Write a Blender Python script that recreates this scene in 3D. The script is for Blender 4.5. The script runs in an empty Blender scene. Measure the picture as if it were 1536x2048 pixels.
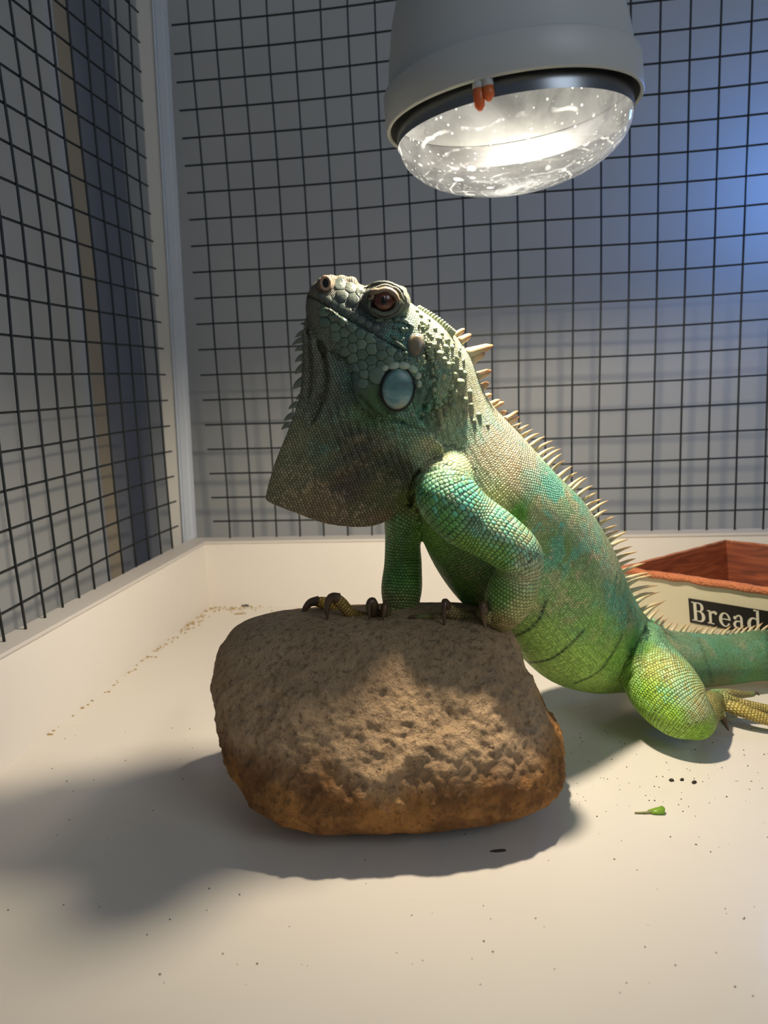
import bpy, bmesh, math, random
import numpy as np
from mathutils import Vector, Matrix, noise
from mathutils.bvhtree import BVHTree
from mathutils.kdtree import KDTree
random.seed(7); RNG = np.random.default_rng(7)
D = bpy.data; SC = bpy.context.scene; COL = SC.collection

# ------------------------------------------------------------------ camera
FPX = 1537.0; PITCH = math.radians(9.3); ROLL = math.radians(2.5); CAM = Vector((0, 0, 0.30))
_f = Vector((0, math.cos(PITCH), -math.sin(PITCH))); _r0 = Vector((1, 0, 0)); _u0 = Vector((0, math.sin(PITCH), math.cos(PITCH)))
_r = _r0*math.cos(ROLL) - _u0*math.sin(ROLL); _u = _u0*math.cos(ROLL) + _r0*math.sin(ROLL)
cam = D.objects.new('camera', D.cameras.new('camera')); COL.objects.link(cam)
M = Matrix((( _r.x, _u.x, -_f.x, 0), (_r.y, _u.y, -_f.y, 0), (_r.z, _u.z, -_f.z, CAM.z), (0, 0, 0, 1)))
cam.matrix_world = M
cam.data.sensor_fit = 'HORIZONTAL'; cam.data.sensor_width = 36; cam.data.lens = 36*FPX/1536
cam.data.clip_start = 0.01; cam.data.clip_end = 50
cam.data.dof.use_dof = True; cam.data.dof.focus_distance = 0.60; cam.data.dof.aperture_fstop = 11
SC.camera = cam

def ray(px, py):
    return _r*(float(px-768)/FPX) - _u*(float(py-1024)/FPX) + _f
def PY(px, py, Y):            # the point of the pixel's ray at distance Y from the camera
    d = ray(px, py); return CAM + d*(float(Y)/d.y)
def PZ(px, py, Z=0.0):        # the point of the pixel's ray on the level plane z = Z
    d = ray(px, py); return CAM + d*((Z-CAM.z)/d.z)
def PPL(px, py, p0, n):       # on a plane
    d = ray(px, py); return CAM + d*((p0-CAM).dot(n)/d.dot(n))
def PXR(r, P):                # a radius in pixels at point P
    return float(r)*(P-CAM).dot(_f)/FPX

# ------------------------------------------------------------------ world, light, exposure
w = D.worlds.new('world'); SC.world = w; w.use_nodes = True
bg = w.node_tree.nodes['Background']; bg.inputs[0].default_value = (0.62, 0.72, 0.88, 1); bg.inputs[1].default_value = 0.145
vs = SC.view_settings; vs.view_transform = 'Standard'; vs.look = 'None'; vs.gamma = 1; vs.use_curve_mapping = False; vs.exposure = 0.0
def add_light(name, kind, loc, energy, color, aim=None, **kw):
    l = D.lights.new(name, kind); l.energy = energy; l.color = color
    for k, v in kw.items(): setattr(l, k, v)
    o = D.objects.new(name, l); COL.objects.link(o); o.location = loc
    if aim is not None: o.rotation_euler = (Vector(aim)-Vector(loc)).to_track_quat('-Z', 'Y').to_euler()
    return o
# daylight from a window of the room, behind and to the right of the camera
add_light('window_daylight', 'AREA', (1.5, -1.3, 1.5), 13, (0.80, 0.90, 1.0), aim=(0, .6, .2), size=1.1)
# blue aquarium-style lamp standing beyond the right end of the mesh
add_light('blue_lamp_light', 'POINT', (0.61, 1.01, 0.56), 1.6, (0.10, 0.32, 1.0), shadow_soft_size=0.04)

# ------------------------------------------------------------------ helpers
def srgb(c):
    return tuple(((v/255)/12.92 if v/255 <= .04045 else ((v/255+.055)/1.055)**2.4) for v in c)
def link(o, parent=None):
    COL.objects.link(o)
    if parent is not None: o.parent = parent
    return o
def tag(o, label=None, cat=None, group=None, kind=None):
    if label: o['label'] = label
    if cat: o['category'] = cat
    if group: o['group'] = group
    if kind: o['kind'] = kind
    return o
def empty(name, loc=(0, 0, 0)):
    o = D.objects.new(name, None); o.empty_display_size = .02; COL.objects.link(o); o.location = loc; return o
def mesh_obj(name, verts, faces, mat, parent=None, smooth=True):
    me = D.meshes.new(name); me.from_pydata([tuple(v) for v in verts], [], [tuple(f) for f in faces]); me.update()
    if smooth: me.polygons.foreach_set('use_smooth', [True]*len(me.polygons))
    if mat: me.materials.append(mat)
    o = D.objects.new(name, me); link(o)
    if parent is not None:
        o.parent = parent; o.matrix_parent_inverse = Matrix.Translation(parent.location).inverted() if parent.type == 'EMPTY' else Matrix.Identity(4)
    return o
def bm_obj(name, bm, mat, parent=None, smooth=True):
    me = D.meshes.new(name); bm.normal_update(); bm.to_mesh(me); bm.free()
    if smooth: me.polygons.foreach_set('use_smooth', [True]*len(me.polygons))
    if mat: me.materials.append(mat)
    o = D.objects.new(name, me); link(o)
    if parent is not None:
        o.parent = parent; o.matrix_parent_inverse = Matrix.Translation(parent.location).inverted() if parent.type == 'EMPTY' else Matrix.Identity(4)
    return o
def prism(name, poly, z0, z1, mat, parent=None, bev=0.0):
    """upright prism over a plan polygon [(x,y)..] between two heights"""
    bm = bmesh.new()
    b = [bm.verts.new((p[0], p[1], z0)) for p in poly]; t = [bm.verts.new((p[0], p[1], z1)) for p in poly]
    n = len(poly)
    bm.faces.new(b[::-1]); bm.faces.new(t)
    for i in range(n): bm.faces.new((b[i], b[(i+1) % n], t[(i+1) % n], t[i]))
    bmesh.ops.recalc_face_normals(bm, faces=bm.faces)
    if bev: bmesh.ops.bevel(bm, geom=bm.edges[:], offset=bev, segments=2, affect='EDGES', profile=.5)
    return bm_obj(name, bm, mat, parent, smooth=False)
def tube_data(path, radii, n=8, cap=True):
    path = [Vector(p) for p in path]; V = []; F = []
    if not hasattr(radii, '__len__'): radii = [radii]*len(path)
    up = None
    for i, p in enumerate(path):
        t = (path[min(i+1, len(path)-1)]-path[max(i-1, 0)]).normalized()
        if up is None: up = Vector((0, 1, 0)) if abs(t.y) < .9 else Vector((1, 0, 0))
        a = (up - t*up.dot(t)).normalized(); b = t.cross(a); up = a
        for k in range(n):
            an = 2*math.pi*k/n; V.append(p + (a*math.cos(an)+b*math.sin(an))*radii[i])
    for i in range(len(path)-1):
        for k in range(n):
            F.append((i*n+k, i*n+(k+1) % n, (i+1)*n+(k+1) % n, (i+1)*n+k))
    if cap:
        F.append(tuple(range(n))[::-1]); F.append(tuple((len(path)-1)*n+k for k in range(n)))
    return V, F
def tube(name, path, radii, mat, parent=None, n=8):
    V, F = tube_data(path, radii, n); return mesh_obj(name, V, F, mat, parent)
def lathe(name, prof, mat, parent=None, n=64, close=False):
    V = []; F = []
    for r, z in prof:
        for k in range(n):
            a = 2*math.pi*k/n; V.append((r*math.cos(a), r*math.sin(a), z))
    for i in range(len(prof)-1):
        for k in range(n): F.append((i*n+k, i*n+(k+1) % n, (i+1)*n+(k+1) % n, (i+1)*n+k))
    o = mesh_obj(name, V, F, mat, None)
    if parent is not None: o.parent = parent
    return o
def catmull(P, m):
    """resample rows of P with m samples per span"""
    P = np.asarray(P, float); n = len(P); out = []
    for i in range(n-1):
        p0 = P[max(i-1, 0)]; p1 = P[i]; p2 = P[i+1]; p3 = P[min(i+2, n-1)]
        for k in range(m):
            t = k/m
            out.append(.5*((2*p1)+(-p0+p2)*t+(2*p0-5*p1+4*p2-p3)*t*t+(-p0+3*p1-3*p2+p3)*t**3))
    out.append(P[-1]); return np.array(out)

# ------------------------------------------------------------------ materials
class NT:
    def __init__(s, name):
        s.m = D.materials.new(name); s.m.use_nodes = True; s.t = s.m.node_tree; s.n = s.t.nodes; s.l = s.t.links
        s.b = s.n['Principled BSDF']; s.out = s.n['Material Output']
    def node(s, kind, **kw):
        x = s.n.new(kind)
        for k, v in kw.items(): setattr(x, k, v)
        return x
    def set(s, inp, v):
        if isinstance(v, bpy.types.NodeSocket): s.l.new(v, inp)
        else: inp.default_value = v
    def math(s, op, a, b=None, c=None, clamp=False):
        x = s.node('ShaderNodeMath', operation=op, use_clamp=clamp); s.set(x.inputs[0], a)
        if b is not None: s.set(x.inputs[1], b)
        if c is not None: s.set(x.inputs[2], c)
        return x.outputs[0]
    def mix(s, f, a, b, mode='MIX'):
        x = s.node('ShaderNodeMix', data_type='RGBA', blend_type=mode); s.set(x.inputs[0], f)
        s.set(x.inputs[6], a if isinstance(a, bpy.types.NodeSocket) else (*a, 1)); s.set(x.inputs[7], b if isinstance(b, bpy.types.NodeSocket) else (*b, 1))
        return x.outputs[2]
    def coord(s, which='Object'):
        return s.node('ShaderNodeTexCoord').outputs[which]
    def noise(s, vec, scale, detail=3, rough=.55, dist=0.0):
        x = s.node('ShaderNodeTexNoise'); s.set(x.inputs['Vector'], vec); x.inputs['Scale'].default_value = scale
        x.inputs['Detail'].default_value = detail; x.inputs['Roughness'].default_value = rough; x.inputs['Distortion'].default_value = dist
        return x.outputs['Fac']
    def ramp(s, f, stops):
        x = s.node('ShaderNodeValToRGB'); s.set(x.inputs[0], f); e = x.color_ramp.elements
        while len(e) < len(stops): e.new(.5)
        for i, (p, c) in enumerate(stops): e[i].position = p; e[i].color = (*c, 1)
        return x.outputs[0]
    def step(s, f, lo, hi):
        x = s.node('ShaderNodeMapRange', interpolation_type='SMOOTHSTEP'); s.set(x.inputs[0], f); x.inputs[1].default_value = lo; x.inputs[2].default_value = hi
        return x.outputs[0]
    def bump(s, h, dist, strength=1.0, normal=None):
        x = s.node('ShaderNodeBump'); s.set(x.inputs['Height'], h); x.inputs['Distance'].default_value = dist; x.inputs['Strength'].default_value = strength
        if normal is not None: s.l.new(normal, x.inputs['Normal'])
        return x.outputs[0]
    def P(s, **kw):
        for k, v in kw.items():
            inp = s.b.inputs[k.replace('_', ' ')]
            if isinstance(v, tuple) and len(v) == 3: v = (*v, 1)
            s.set(inp, v)
        return s.m
def plain(name, c, rough=.5, var=.06, scale=40, bump=0.0, **kw):
    n = NT(name); co = n.coord(); f = n.noise(co, scale)
    c = srgb(c); n.P(Base_Color=n.mix(f, tuple(x*(1-var) for x in c), tuple(min(1, x*(1+var)) for x in c)), Roughness=rough, **kw)
    if bump: n.P(Normal=n.bump(n.noise(co, scale*6), bump))
    return n.m

MT = {}
n = NT('floor_laminate'); co = n.coord(); f1 = n.noise(co, 5, 2); f2 = n.noise(co, 160, 2)
sm = n.step(n.noise(co, 14, 5, .6), .40, .90)
n.P(Base_Color=n.mix(n.math('MULTIPLY', sm, .12), srgb((216, 209, 198)), srgb((196, 184, 160))), Roughness=n.math('ADD', .12, n.math('MULTIPLY', f1, .12)), IOR=1.5,
    Normal=n.bump(f1, .003, .2)); MT['floor'] = n.m
MT['board'] = plain('tray_board_white', (226, 219, 210), .4, .03, 9)
MT['ledge'] = plain('tray_ledge_white', (205, 198, 190), .45, .04, 12)
MT['post'] = plain('post_white', (212, 208, 200), .45, .03, 20)
MT['alu'] = plain('channel_pale_metal', (205, 212, 222), .3, .03, 20, Metallic=.15)
MT['wire'] = plain('wire_black_coated', (20, 26, 27), .45, .2, 60)
n = NT('wall_grey'); co = n.coord(); n.P(Base_Color=n.mix(n.noise(co, 3, 4), srgb((168, 168, 165)), srgb((188, 188, 184))), Roughness=.7); MT['wall'] = n.m
MT['wall_tan'] = plain('wall_tan', (165, 150, 125), .7, .06, 6)
MT['wall_blue'] = plain('wall_slate', (122, 123, 127), .7, .06, 6)
MT['ceil'] = plain('ceiling_white', (190, 190, 190), .8)
MT['shade'] = plain('lamp_shade_white', (186, 188, 186), .42, .02, 25)

n = NT('rock_sandstone'); co = n.coord()
mot = n.noise(co, 26, 8, .65); fine = n.noise(co, 240, 6, .7); big = n.noise(co, 11, 4, .6, .4)
sep = n.node('ShaderNodeSeparateXYZ'); n.l.new(co, sep.inputs[0])
base = n.mix(mot, srgb((164, 131, 96)), srgb((232, 198, 156)))
zz = n.math('ADD', sep.outputs[2], n.math('MULTIPLY', n.math('SUBTRACT', big, .5), .07))
stain = n.step(zz, .074, .046)
base = n.mix(n.math('MULTIPLY', stain, .85), base, n.mix(n.step(mot, .38, .62), srgb((116, 70, 28)), srgb((188, 128, 58))))
base = n.mix(n.math('MULTIPLY', n.step(fine, .50, .66), .55), base, srgb((88, 68, 50)))
pit = n.step(n.noise(co, 90, 3, .6), .30, .20); base = n.mix(n.math('MULTIPLY', pit, .6), base, srgb((60, 42, 28)))
hgt = n.math('ADD', n.math('MULTIPLY', fine, .45), n.math('ADD', n.math('MULTIPLY', n.noise(co, 85, 6, .68), 1.3), n.math('MULTIPLY', pit, -.6)))
n.P(Base_Color=base, Roughness=.9, Normal=n.bump(hgt, .0075, 1.0)); n.b.inputs['Specular IOR Level'].default_value = .25; MT['rock'] = n.m

# reptile skin: rows of scales from the stored scale coordinates
def skin_material():
    n = NT('iguana_skin'); co = n.coord()
    a = n.node('ShaderNodeAttribute', attribute_name='suv'); c = n.node('ShaderNodeAttribute', attribute_name='Col'); k = n.node('ShaderNodeAttribute', attribute_name='mask')
    wob = n.node('ShaderNodeTexNoise'); n.l.new(co, wob.inputs['Vector']); wob.inputs['Scale'].default_value = 70; wob.inputs['Detail'].default_value = 2
    va = n.node('ShaderNodeVectorMath', operation='MULTIPLY_ADD'); n.l.new(wob.outputs['Color'], va.inputs[0]); va.inputs[1].default_value = (1.1, 1.1, 0); n.l.new(a.outputs['Vector'], va.inputs[2])
    s = n.node('ShaderNodeSeparateXYZ'); n.l.new(va.outputs[0], s.inputs[0]); u, v = s.outputs[0], s.outputs[1]
    row = n.math('FLOOR', u); v2 = n.math('ADD', v, n.math('MULTIPLY', n.math('PINGPONG', row, 1.0), .5))
    fu = n.math('MULTIPLY', n.math('SUBTRACT', n.math('SUBTRACT', u, row), .5), 2.0)
    cv = n.math('FLOOR', v2); fv = n.math('MULTIPLY', n.math('SUBTRACT', n.math('SUBTRACT', v2, cv), .5), 2.0)
    d = n.math('ADD', n.math('POWER', n.math('ABSOLUTE', fu), 2.6), n.math('POWER', n.math('ABSOLUTE', fv), 2.6))
    gap = n.step(d, .55, 1.15)
    hgt = n.math('SUBTRACT', 1.0, n.math('MINIMUM', d, 1.4))
    cb = n.node('ShaderNodeCombineXYZ'); n.l.new(row, cb.inputs[0]); n.l.new(cv, cb.inputs[1])
    wn = n.node('ShaderNodeTexWhiteNoise', noise_dimensions='3D'); n.l.new(cb.outputs[0], wn.inputs['Vector']); rnd = wn.outputs['Value']
    km = n.node('ShaderNodeSeparateXYZ'); n.l.new(k.outputs['Vector'], km.inputs[0]); turq, brown, big = km.outputs[0], km.outputs[1], km.outputs[2]
    col = c.outputs['Color']
    pa = n.math('ADD', n.noise(co, 34, 3, .6, .6), n.math('MULTIPLY', n.math('SUBTRACT', rnd, .5), n.math('MULTIPLY_ADD', big, .30, .06)))
    col = n.mix(n.math('MULTIPLY', n.step(pa, .50, .58), turq), col, srgb((92, 190, 164)))
    mp = n.node('ShaderNodeMapping'); n.l.new(co, mp.inputs[0]); mp.inputs['Location'].default_value = (3.1, 1.7, 5.2)
    pb = n.math('ADD', n.noise(mp.outputs[0], 46, 3, .6, .5), n.math('MULTIPLY', n.math('SUBTRACT', rnd, .5), .10))
    col = n.mix(n.math('MULTIPLY', n.step(pb, .54, .62), brown), col, srgb((206, 176, 138)))
    lum = n.math('MULTIPLY_ADD', rnd, .5, .95); lum = n.math('MULTIPLY', lum, n.math('MULTIPLY_ADD', n.noise(co, 18, 3), .5, .78))
    sc = n.node('ShaderNodeVectorMath', operation='SCALE'); n.l.new(col, sc.inputs[0]); n.l.new(lum, sc.inputs['Scale'])
    gs = n.math('MULTIPLY_ADD', big, .24, .58)
    col = n.mix(n.math('MULTIPLY', gap, gs), sc.outputs[0], srgb((24, 30, 20)))
    n.P(Base_Color=col, Roughness=.46, Normal=n.bump(hgt, .0006, 1.0)); n.b.inputs['Specular IOR Level'].default_value = .42
    n.b.inputs['Subsurface Weight'].default_value = .05; n.b.inputs['Subsurface Radius'].default_value = (.004, .006, .002); n.b.inputs['Subsurface Scale'].default_value = .5
    return n.m
MT['skin'] = skin_material()
def spine_material():
    n = NT('spine_horn'); co = n.coord('Generated'); s = n.node('ShaderNodeSeparateXYZ'); n.l.new(n.coord(), s.inputs[0])
    a = n.node('ShaderNodeAttribute', attribute_name='tipness'); f = a.outputs['Fac']
    c = n.ramp(f, [(0, srgb((170, 192, 140))), (.3, srgb((208, 200, 162))), (.75, srgb((208, 178, 136))), (1, srgb((176, 126, 86)))])
    st = n.noise(n.coord(), 300, 2)
    n.P(Base_Color=n.mix(n.math('MULTIPLY', st, .25), c, srgb((120, 100, 70))), Roughness=.4)
    n.b.inputs['Subsurface Weight'].default_value = .35; n.b.inputs['Subsurface Radius'].default_value = (.004, .003, .0015); n.b.inputs['Subsurface Scale'].default_value = 1.0
    return n.m
MT['spine'] = spine_material()
MT['beard'] = plain('beard_spike', (96, 102, 88), .5, .15, 120)
MT['plate'] = None
def plate_material(name, c1, c2, rough=.38):
    n = NT(name); co = n.coord(); f = n.noise(co, 60, 4); oi = n.node('ShaderNodeObjectInfo')
    col = n.mix(n.math('MULTIPLY_ADD', oi.outputs['Random'], .7, n.math('MULTIPLY', n.math('SUBTRACT', f, .5), .8), clamp=True), srgb(c1), srgb(c2))
    n.P(Base_Color=col, Roughness=rough, Normal=n.bump(n.noise(co, 500, 3), .0004)); return n.m
MT['plate'] = plate_material('cheek_plate', (82, 102, 88), (112, 132, 112))
MT['plate_dark'] = plate_material('snout_plate', (78, 88, 82), (108, 114, 102))
MT['plate_pale'] = plate_material('pale_plate', (140, 162, 142), (176, 188, 166))
MT['tub'] = plate_material('neck_tubercle', (124, 138, 108), (168, 174, 138), .5)
MT['shield'] = None
n = NT('ear_shield'); co = n.coord(); f = n.noise(co, 55, 4, .6, .8)
n.P(Base_Color=n.ramp(f, [(.30, srgb((70, 90, 96))), (.45, srgb((98, 138, 134))), (.56, srgb((140, 164, 158))), (.68, srgb((176, 160, 122)))]), Roughness=.42); MT['shield'] = n.m
MT['black_skin'] = plain('black_skin', (20, 24, 22), .5)
n = NT('claw_horn'); f = n.noise(n.coord(), 90, 4, .6, .5); n.P(Base_Color=n.mix(f, srgb((34, 24, 18)), srgb((120, 92, 62))), Roughness=.3); MT['claw'] = n.m
MT['iris'] = None
n = NT('iris_copper'); f = n.noise(n.coord(), 500, 4); n.P(Base_Color=n.mix(f, srgb((50, 18, 10)), srgb((104, 50, 28))), Roughness=.22); n.b.inputs['Coat Weight'].default_value = .3; MT['iris'] = n.m
MT['eye_rim'] = plain('iris_rim_gold', (150, 96, 60), .25)
MT['pupil'] = plain('pupil_black', (5, 4, 4), .35)
MT['eyeball'] = plain('eyeball_dark', (62, 34, 24), .15)
MT['lid'] = plain('eyelid_grey', (92, 96, 84), .55, .15, 200, .0006)
MT['lid_tan'] = plain('eyelid_tan', (138, 118, 90), .55, .12, 200, .0006)
MT['nostril'] = plain('nostril_pink', (158, 128, 104), .5, .1, 120, .0005)
MT['mouth'] = plain('mouth_line', (40, 46, 42), .6)
MT['tympanum'] = plain('eardrum', (120, 108, 84), .25, .3, 160)

n = NT('bin_cream_enamel'); co = n.coord(); n.P(Base_Color=n.mix(n.step(n.noise(co, 22, 5, .6), .6, .72), srgb((214, 204, 176)), srgb((176, 160, 128))), Roughness=.35); MT['cream'] = n.m
n = NT('bin_wood_lining'); co = n.coord(); mp = n.node('ShaderNodeMapping'); n.l.new(co, mp.inputs[0]); mp.inputs['Scale'].default_value = (1, 1, 9)
g = n.noise(mp.outputs[0], 16, 5, .6, .8)
n.P(Base_Color=n.ramp(g, [(.3, srgb((80, 34, 16))), (.5, srgb((128, 60, 30))), (.7, srgb((160, 84, 46)))]), Roughness=.4); MT['wood'] = n.m
MT['rim'] = plain('bin_rim_orange', (196, 116, 74), .5, .25, 60, .004)
MT['black'] = plain('label_black', (22, 20, 18), .5)
MT['letter'] = plain('label_cream', (218, 212, 194), .5)
MT['crumb'] = plain('crumb_dark', (52, 46, 34), .8, .4, 300)
MT['crumb_tan'] = plain('crumb_tan', (176, 150, 104), .8, .3, 300)
MT['leaf'] = plain('leaf_green', (120, 158, 40), .4, .35, 150)
MT['cord'] = plain('cord_white', (200, 200, 200), .5)

# ------------------------------------------------------------------ the setting: floor, boards, mesh, walls
A_L = PZ(0, 1545); A_C = PZ(420, 1213)          # seam of floor and left board, and the corner
dl = (A_C-A_L).normalized()                       # along the left board, away from the camera
yaw = math.radians(8.0); db = Vector((math.cos(yaw), -math.sin(yaw), 0))   # along the back board to the right
nl = Vector((-dl.y, dl.x, 0)); nb = Vector((-db.y, db.x, 0))               # outwards
HB = 0.3 - (0.3-0)*1.0
Hc = PPL(410, 1083, A_C, nb).z                    # height of the boards
LW = 0.030                                        # width of the ledge
fr = A_C - dl*1.35; rt = A_C + db*1.35
corner_out = A_C + nl*LW + nb*LW
poly = [A_C + nl*.02 + nb*.02, rt + nb*.02, rt - dl*1.5, fr + nl*.02]
fl = prism('floor', [(p.x, p.y) for p in poly], -.02, 0, MT['floor']); tag(fl, kind='structure')
def board(name, p, q, nrm, mat, label):
    root = empty(name, p)
    o1 = prism('face_board', [(x.x, x.y) for x in (p, q, q+nrm*LW*.9, p+nrm*LW*.9)], -.02, Hc-.004, MT['board'], root)
    o2 = prism('ledge', [(x.x, x.y) for x in (p-nrm*.0012, q-nrm*.0012, q+nrm*LW, p+nrm*LW)], Hc-.004, Hc, mat, root, bev=.001)
    tag(root, label, 'board'); return root
board('side_board', fr, A_C + dl*LW, nl, MT['ledge'], 'low white side board under the mesh beside the tan strip wall')
board('side_board', A_C + nl*0, rt, nb, MT['ledge'], 'low white board under the wide mesh behind the iguana and bread bin')

# room behind the mesh
def wallq(name, p, q, nrm, th, z0, z1, mat):
    return tag(prism(name, [(x.x, x.y) for x in (p, q, q+nrm*th, p+nrm*th)], z0, z1, mat), kind='structure')
wb0 = A_C + nb*.24 - db*.22; wallq('wall_back', wb0, rt + nb*.24 + db*.4, nb, .05, -.4, 1.7, MT['wall'])
WL = nl*.17
wallq('wall_left', A_C + WL + dl*.045, fr + WL, nl, .05, -.4, 1.7, MT['wall'])
tag(prism('trim_1', [(x.x, x.y) for x in (A_C+WL+dl*.046, A_C+WL*1.0+dl*.086, A_C+WL*1.25+dl*.086, A_C+WL*1.25+dl*.046)], -.4, 1.7, MT['wall_tan']), kind='structure')
wallq('wall_alcove', A_C + WL*1.06 + dl*.087, A_C + WL*1.06 + dl*.27, nl, .05, -.4, 1.7, MT['wall_blue'])
ce = A_C + nl*.25 + nb*.3
tag(prism('ceiling', [(x.x, x.y) for x in (ce, rt + nb*.3, rt + nb*.3 - dl*1.1, ce - dl*1.1)], 1.62, 1.70, MT['ceil']), kind='structure')

# corner post: white timber and a pale channel strip beside it
pr = empty('corner_post', corner_out)
B0 = PPL(345, 1098, A_C+nl*LW*.55, nl)
def slab(name, pxs, p0, nrm, depth, mat, parent):
    V = [PPL(x, y, p0, nrm) for x, y in pxs]; V += [v + nrm*depth for v in V]
    bm = bmesh.new(); vs_ = [bm.verts.new(v) for v in V]
    for f in ((0, 1, 2, 3), (7, 6, 5, 4), (0, 4, 5, 1), (1, 5, 6, 2), (2, 6, 7, 3), (3, 7, 4, 0)): bm.faces.new([vs_[i] for i in f])
    bmesh.ops.recalc_face_normals(bm, faces=bm.faces)
    bmesh.ops.bevel(bm, geom=bm.edges[:], offset=.0012, segments=2, affect='EDGES')
    return bm_obj(name, bm, mat, parent, smooth=False)
ext = lambda x0, x1, y1: (x0-(x1-x0)/y1*300, -300)
pp = A_C + nb*LW*.5
slab('post', [ext(270, 342, 1098), ext(305, 368, 1098), (368, 1088), (342, 1103)], pp, nb, .012, MT['post'], pr)
slab('channel_strip', [ext(307, 370, 1098), ext(325, 386, 1080), (386, 1079), (370, 1087)], pp - nb*.003, nb, .016, MT['alu'], pr)
slab('channel_strip', [ext(302, 365.5, 1098), ext(306, 369, 1098), (369, 1086), (365.5, 1088)], pp - nb*.0045, nb, .016, MT['alu'], pr)
tag(pr, 'white corner post with a pale metal channel strip between the two mesh sides', 'post')

# wire mesh, every wire a part
SP = .0344
def wire_mesh(label, org, d, nrm, n_v, off, zlo, zhi, bulge, start, s0=0.0):
    root = empty('wire_mesh_panel', org); ns = random.Random(start)
    zs = [zlo + .025 + i*SP for i in range(int((zhi-zlo)/SP))]
    def wob(s, z):
        return nrm*(bulge*(noise.noise(Vector((s*2.3+start, z*2.5, 1.3))))) + d*(.006*noise.noise(Vector((s*2+9, z*3, start)))) + Vector((0, 0, .005*noise.noise(Vector((s*3, z*2, start+5)))))
    L = off + (n_v-1)*SP + .03
    for i in range(n_v):
        s = off + i*SP
        path = [org + d*s + Vector((0, 0, z)) + wob(s, z) for z in np.linspace(zlo-.006, zhi, 26)]
        tube('wire', path, .00125, MT['wire'], root, 6)
    for z in zs:
        path = [org + d*s + Vector((0, 0, z)) + wob(s, z) + nrm*.0016 for s in np.linspace(s0, L, 34)]
        tube('wire', path, .00125, MT['wire'], root, 6)
    tag(root, label, 'wire mesh'); return root
wire_mesh('black square wire mesh standing on the board behind the lamp and iguana', A_C + nb*LW*.72 - nl*.004, db, nb, 30, .0243, Hc, .93, .010, 3.0)
wire_mesh('black square wire mesh on the side board before the tan strip wall', A_C + nl*LW*.72 - dl*.0, -dl, nl, 28, .046, Hc, .93, .022, 8.0, .020)

# ------------------------------------------------------------------ rock
def build_rock():
    Yr = .51
    T = [  # z, left px, right px, front y, back y
        (.000, 650, 950, .500, .60), (.005, 590, 1020, .478, .612), (.012, 540, 1080, .462, .618), (.022, 498, 1116, .451, .622), (.034, 470, 1128, .448, .624), (.050, 449, 1114, .450, .624),
        (.070, 432, 1088, .460, .622), (.090, 421, 1062, .474, .618), (.106, 420, 1047, .488, .612), (.118, 430, 1034, .502, .606), (.126, 455, 1012, .514, .596), (.131, 508, 975, .526, .586), (.133, 620, 900, .54, .575)]
    T = catmull(T, 8); n = 180; V = []; F = []
    for z, L, R, yf, yb in T:
        zc = max(z, 0); xs = []
        for px in (L, R):                     # x of the pixel column at this height
            lo = PY(px, 1000, Yr); hi = PY(px, 1700, Yr); t = (zc-lo.z)/(hi.z-lo.z); xs.append(lo.x+(hi.x-lo.x)*t)
        cx = (xs[0]+xs[1])/2; rx = (xs[1]-xs[0])/2; cy = (yf+yb)/2; ry = (yb-yf)/2
        for k in range(n):
            a = 2*math.pi*k/n; c, s = math.cos(a), math.sin(a); e = .62
            x = cx + rx*math.copysign(abs(c)**e, c); y = cy + ry*math.copysign(abs(s)**e, s)
            V.append(Vector((x, y, zc)))
    m = len(T)
    for i in range(m-1):
        for k in range(n): F.append((i*n+k, i*n+(k+1) % n, (i+1)*n+(k+1) % n, (i+1)*n+k))
    F.append(tuple(range(n))[::-1])
    ti = len(V); V.append(sum((V[(m-1)*n+k] for k in range(n)), Vector())/n); 
    for k in range(n): F.append(((m-1)*n+k, (m-1)*n+(k+1) % n, ti))
    bm = bmesh.new(); vs_ = [bm.verts.new(v) for v in V]
    for f in F: bm.faces.new([vs_[i] for i in f])
    bm.normal_update()
    o = bm_obj('rock', bm, MT['rock'])
    md = o.modifiers.new('r', 'REMESH'); md.mode = 'VOXEL'; md.voxel_size = .0014
    s_ = o.modifiers.new('s', 'SMOOTH'); s_.factor = .5; s_.iterations = 10
    dg = bpy.context.evaluated_depsgraph_get(); me = D.meshes.new_from_object(o.evaluated_get(dg))
    o.modifiers.clear(); o.data = me
    nv = len(me.vertices); N = np.empty(nv*3); me.vertices.foreach_get('normal', N); P = np.empty(nv*3); me.vertices.foreach_get('co', P)
    P = P.reshape(-1, 3); N = N.reshape(-1, 3)
    for i in range(nv):
        p = Vector(P[i]); q = p*1.0
        h = .0042*noise.noise(q*15) + .0020*noise.noise(q*42+Vector((5, 2, 9))) + .0016*noise.noise(q*95) + .0026*(.4-abs(noise.noise(q*70+Vector((3, 1, 4))))) + .0016*(.4-abs(noise.noise(q*150+Vector((8, 1, 4))))) + .0011*noise.noise(q*230)
        h += .0012*(noise.hetero_terrain(q*75, .8, 2.1, 4, .6)-.6)
        fade = min(1, max(.12, (.130-p.z)/.03)); fade2 = min(1, max(0, p.z)/.03)**1.5
        P[i] += N[i]*h*fade*(.15+.85*fade2)
    P[:, 2] = np.maximum(P[:, 2], 0)
    me.vertices.foreach_set('co', P.ravel()); me.update(); me.polygons.foreach_set('use_smooth', [True]*len(me.polygons))
    me.materials.clear(); me.materials.append(MT['rock'])
    return tag(o, 'large rough tan-brown rock the iguana rests its front feet on', 'rock')
ROCK = build_rock()

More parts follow.
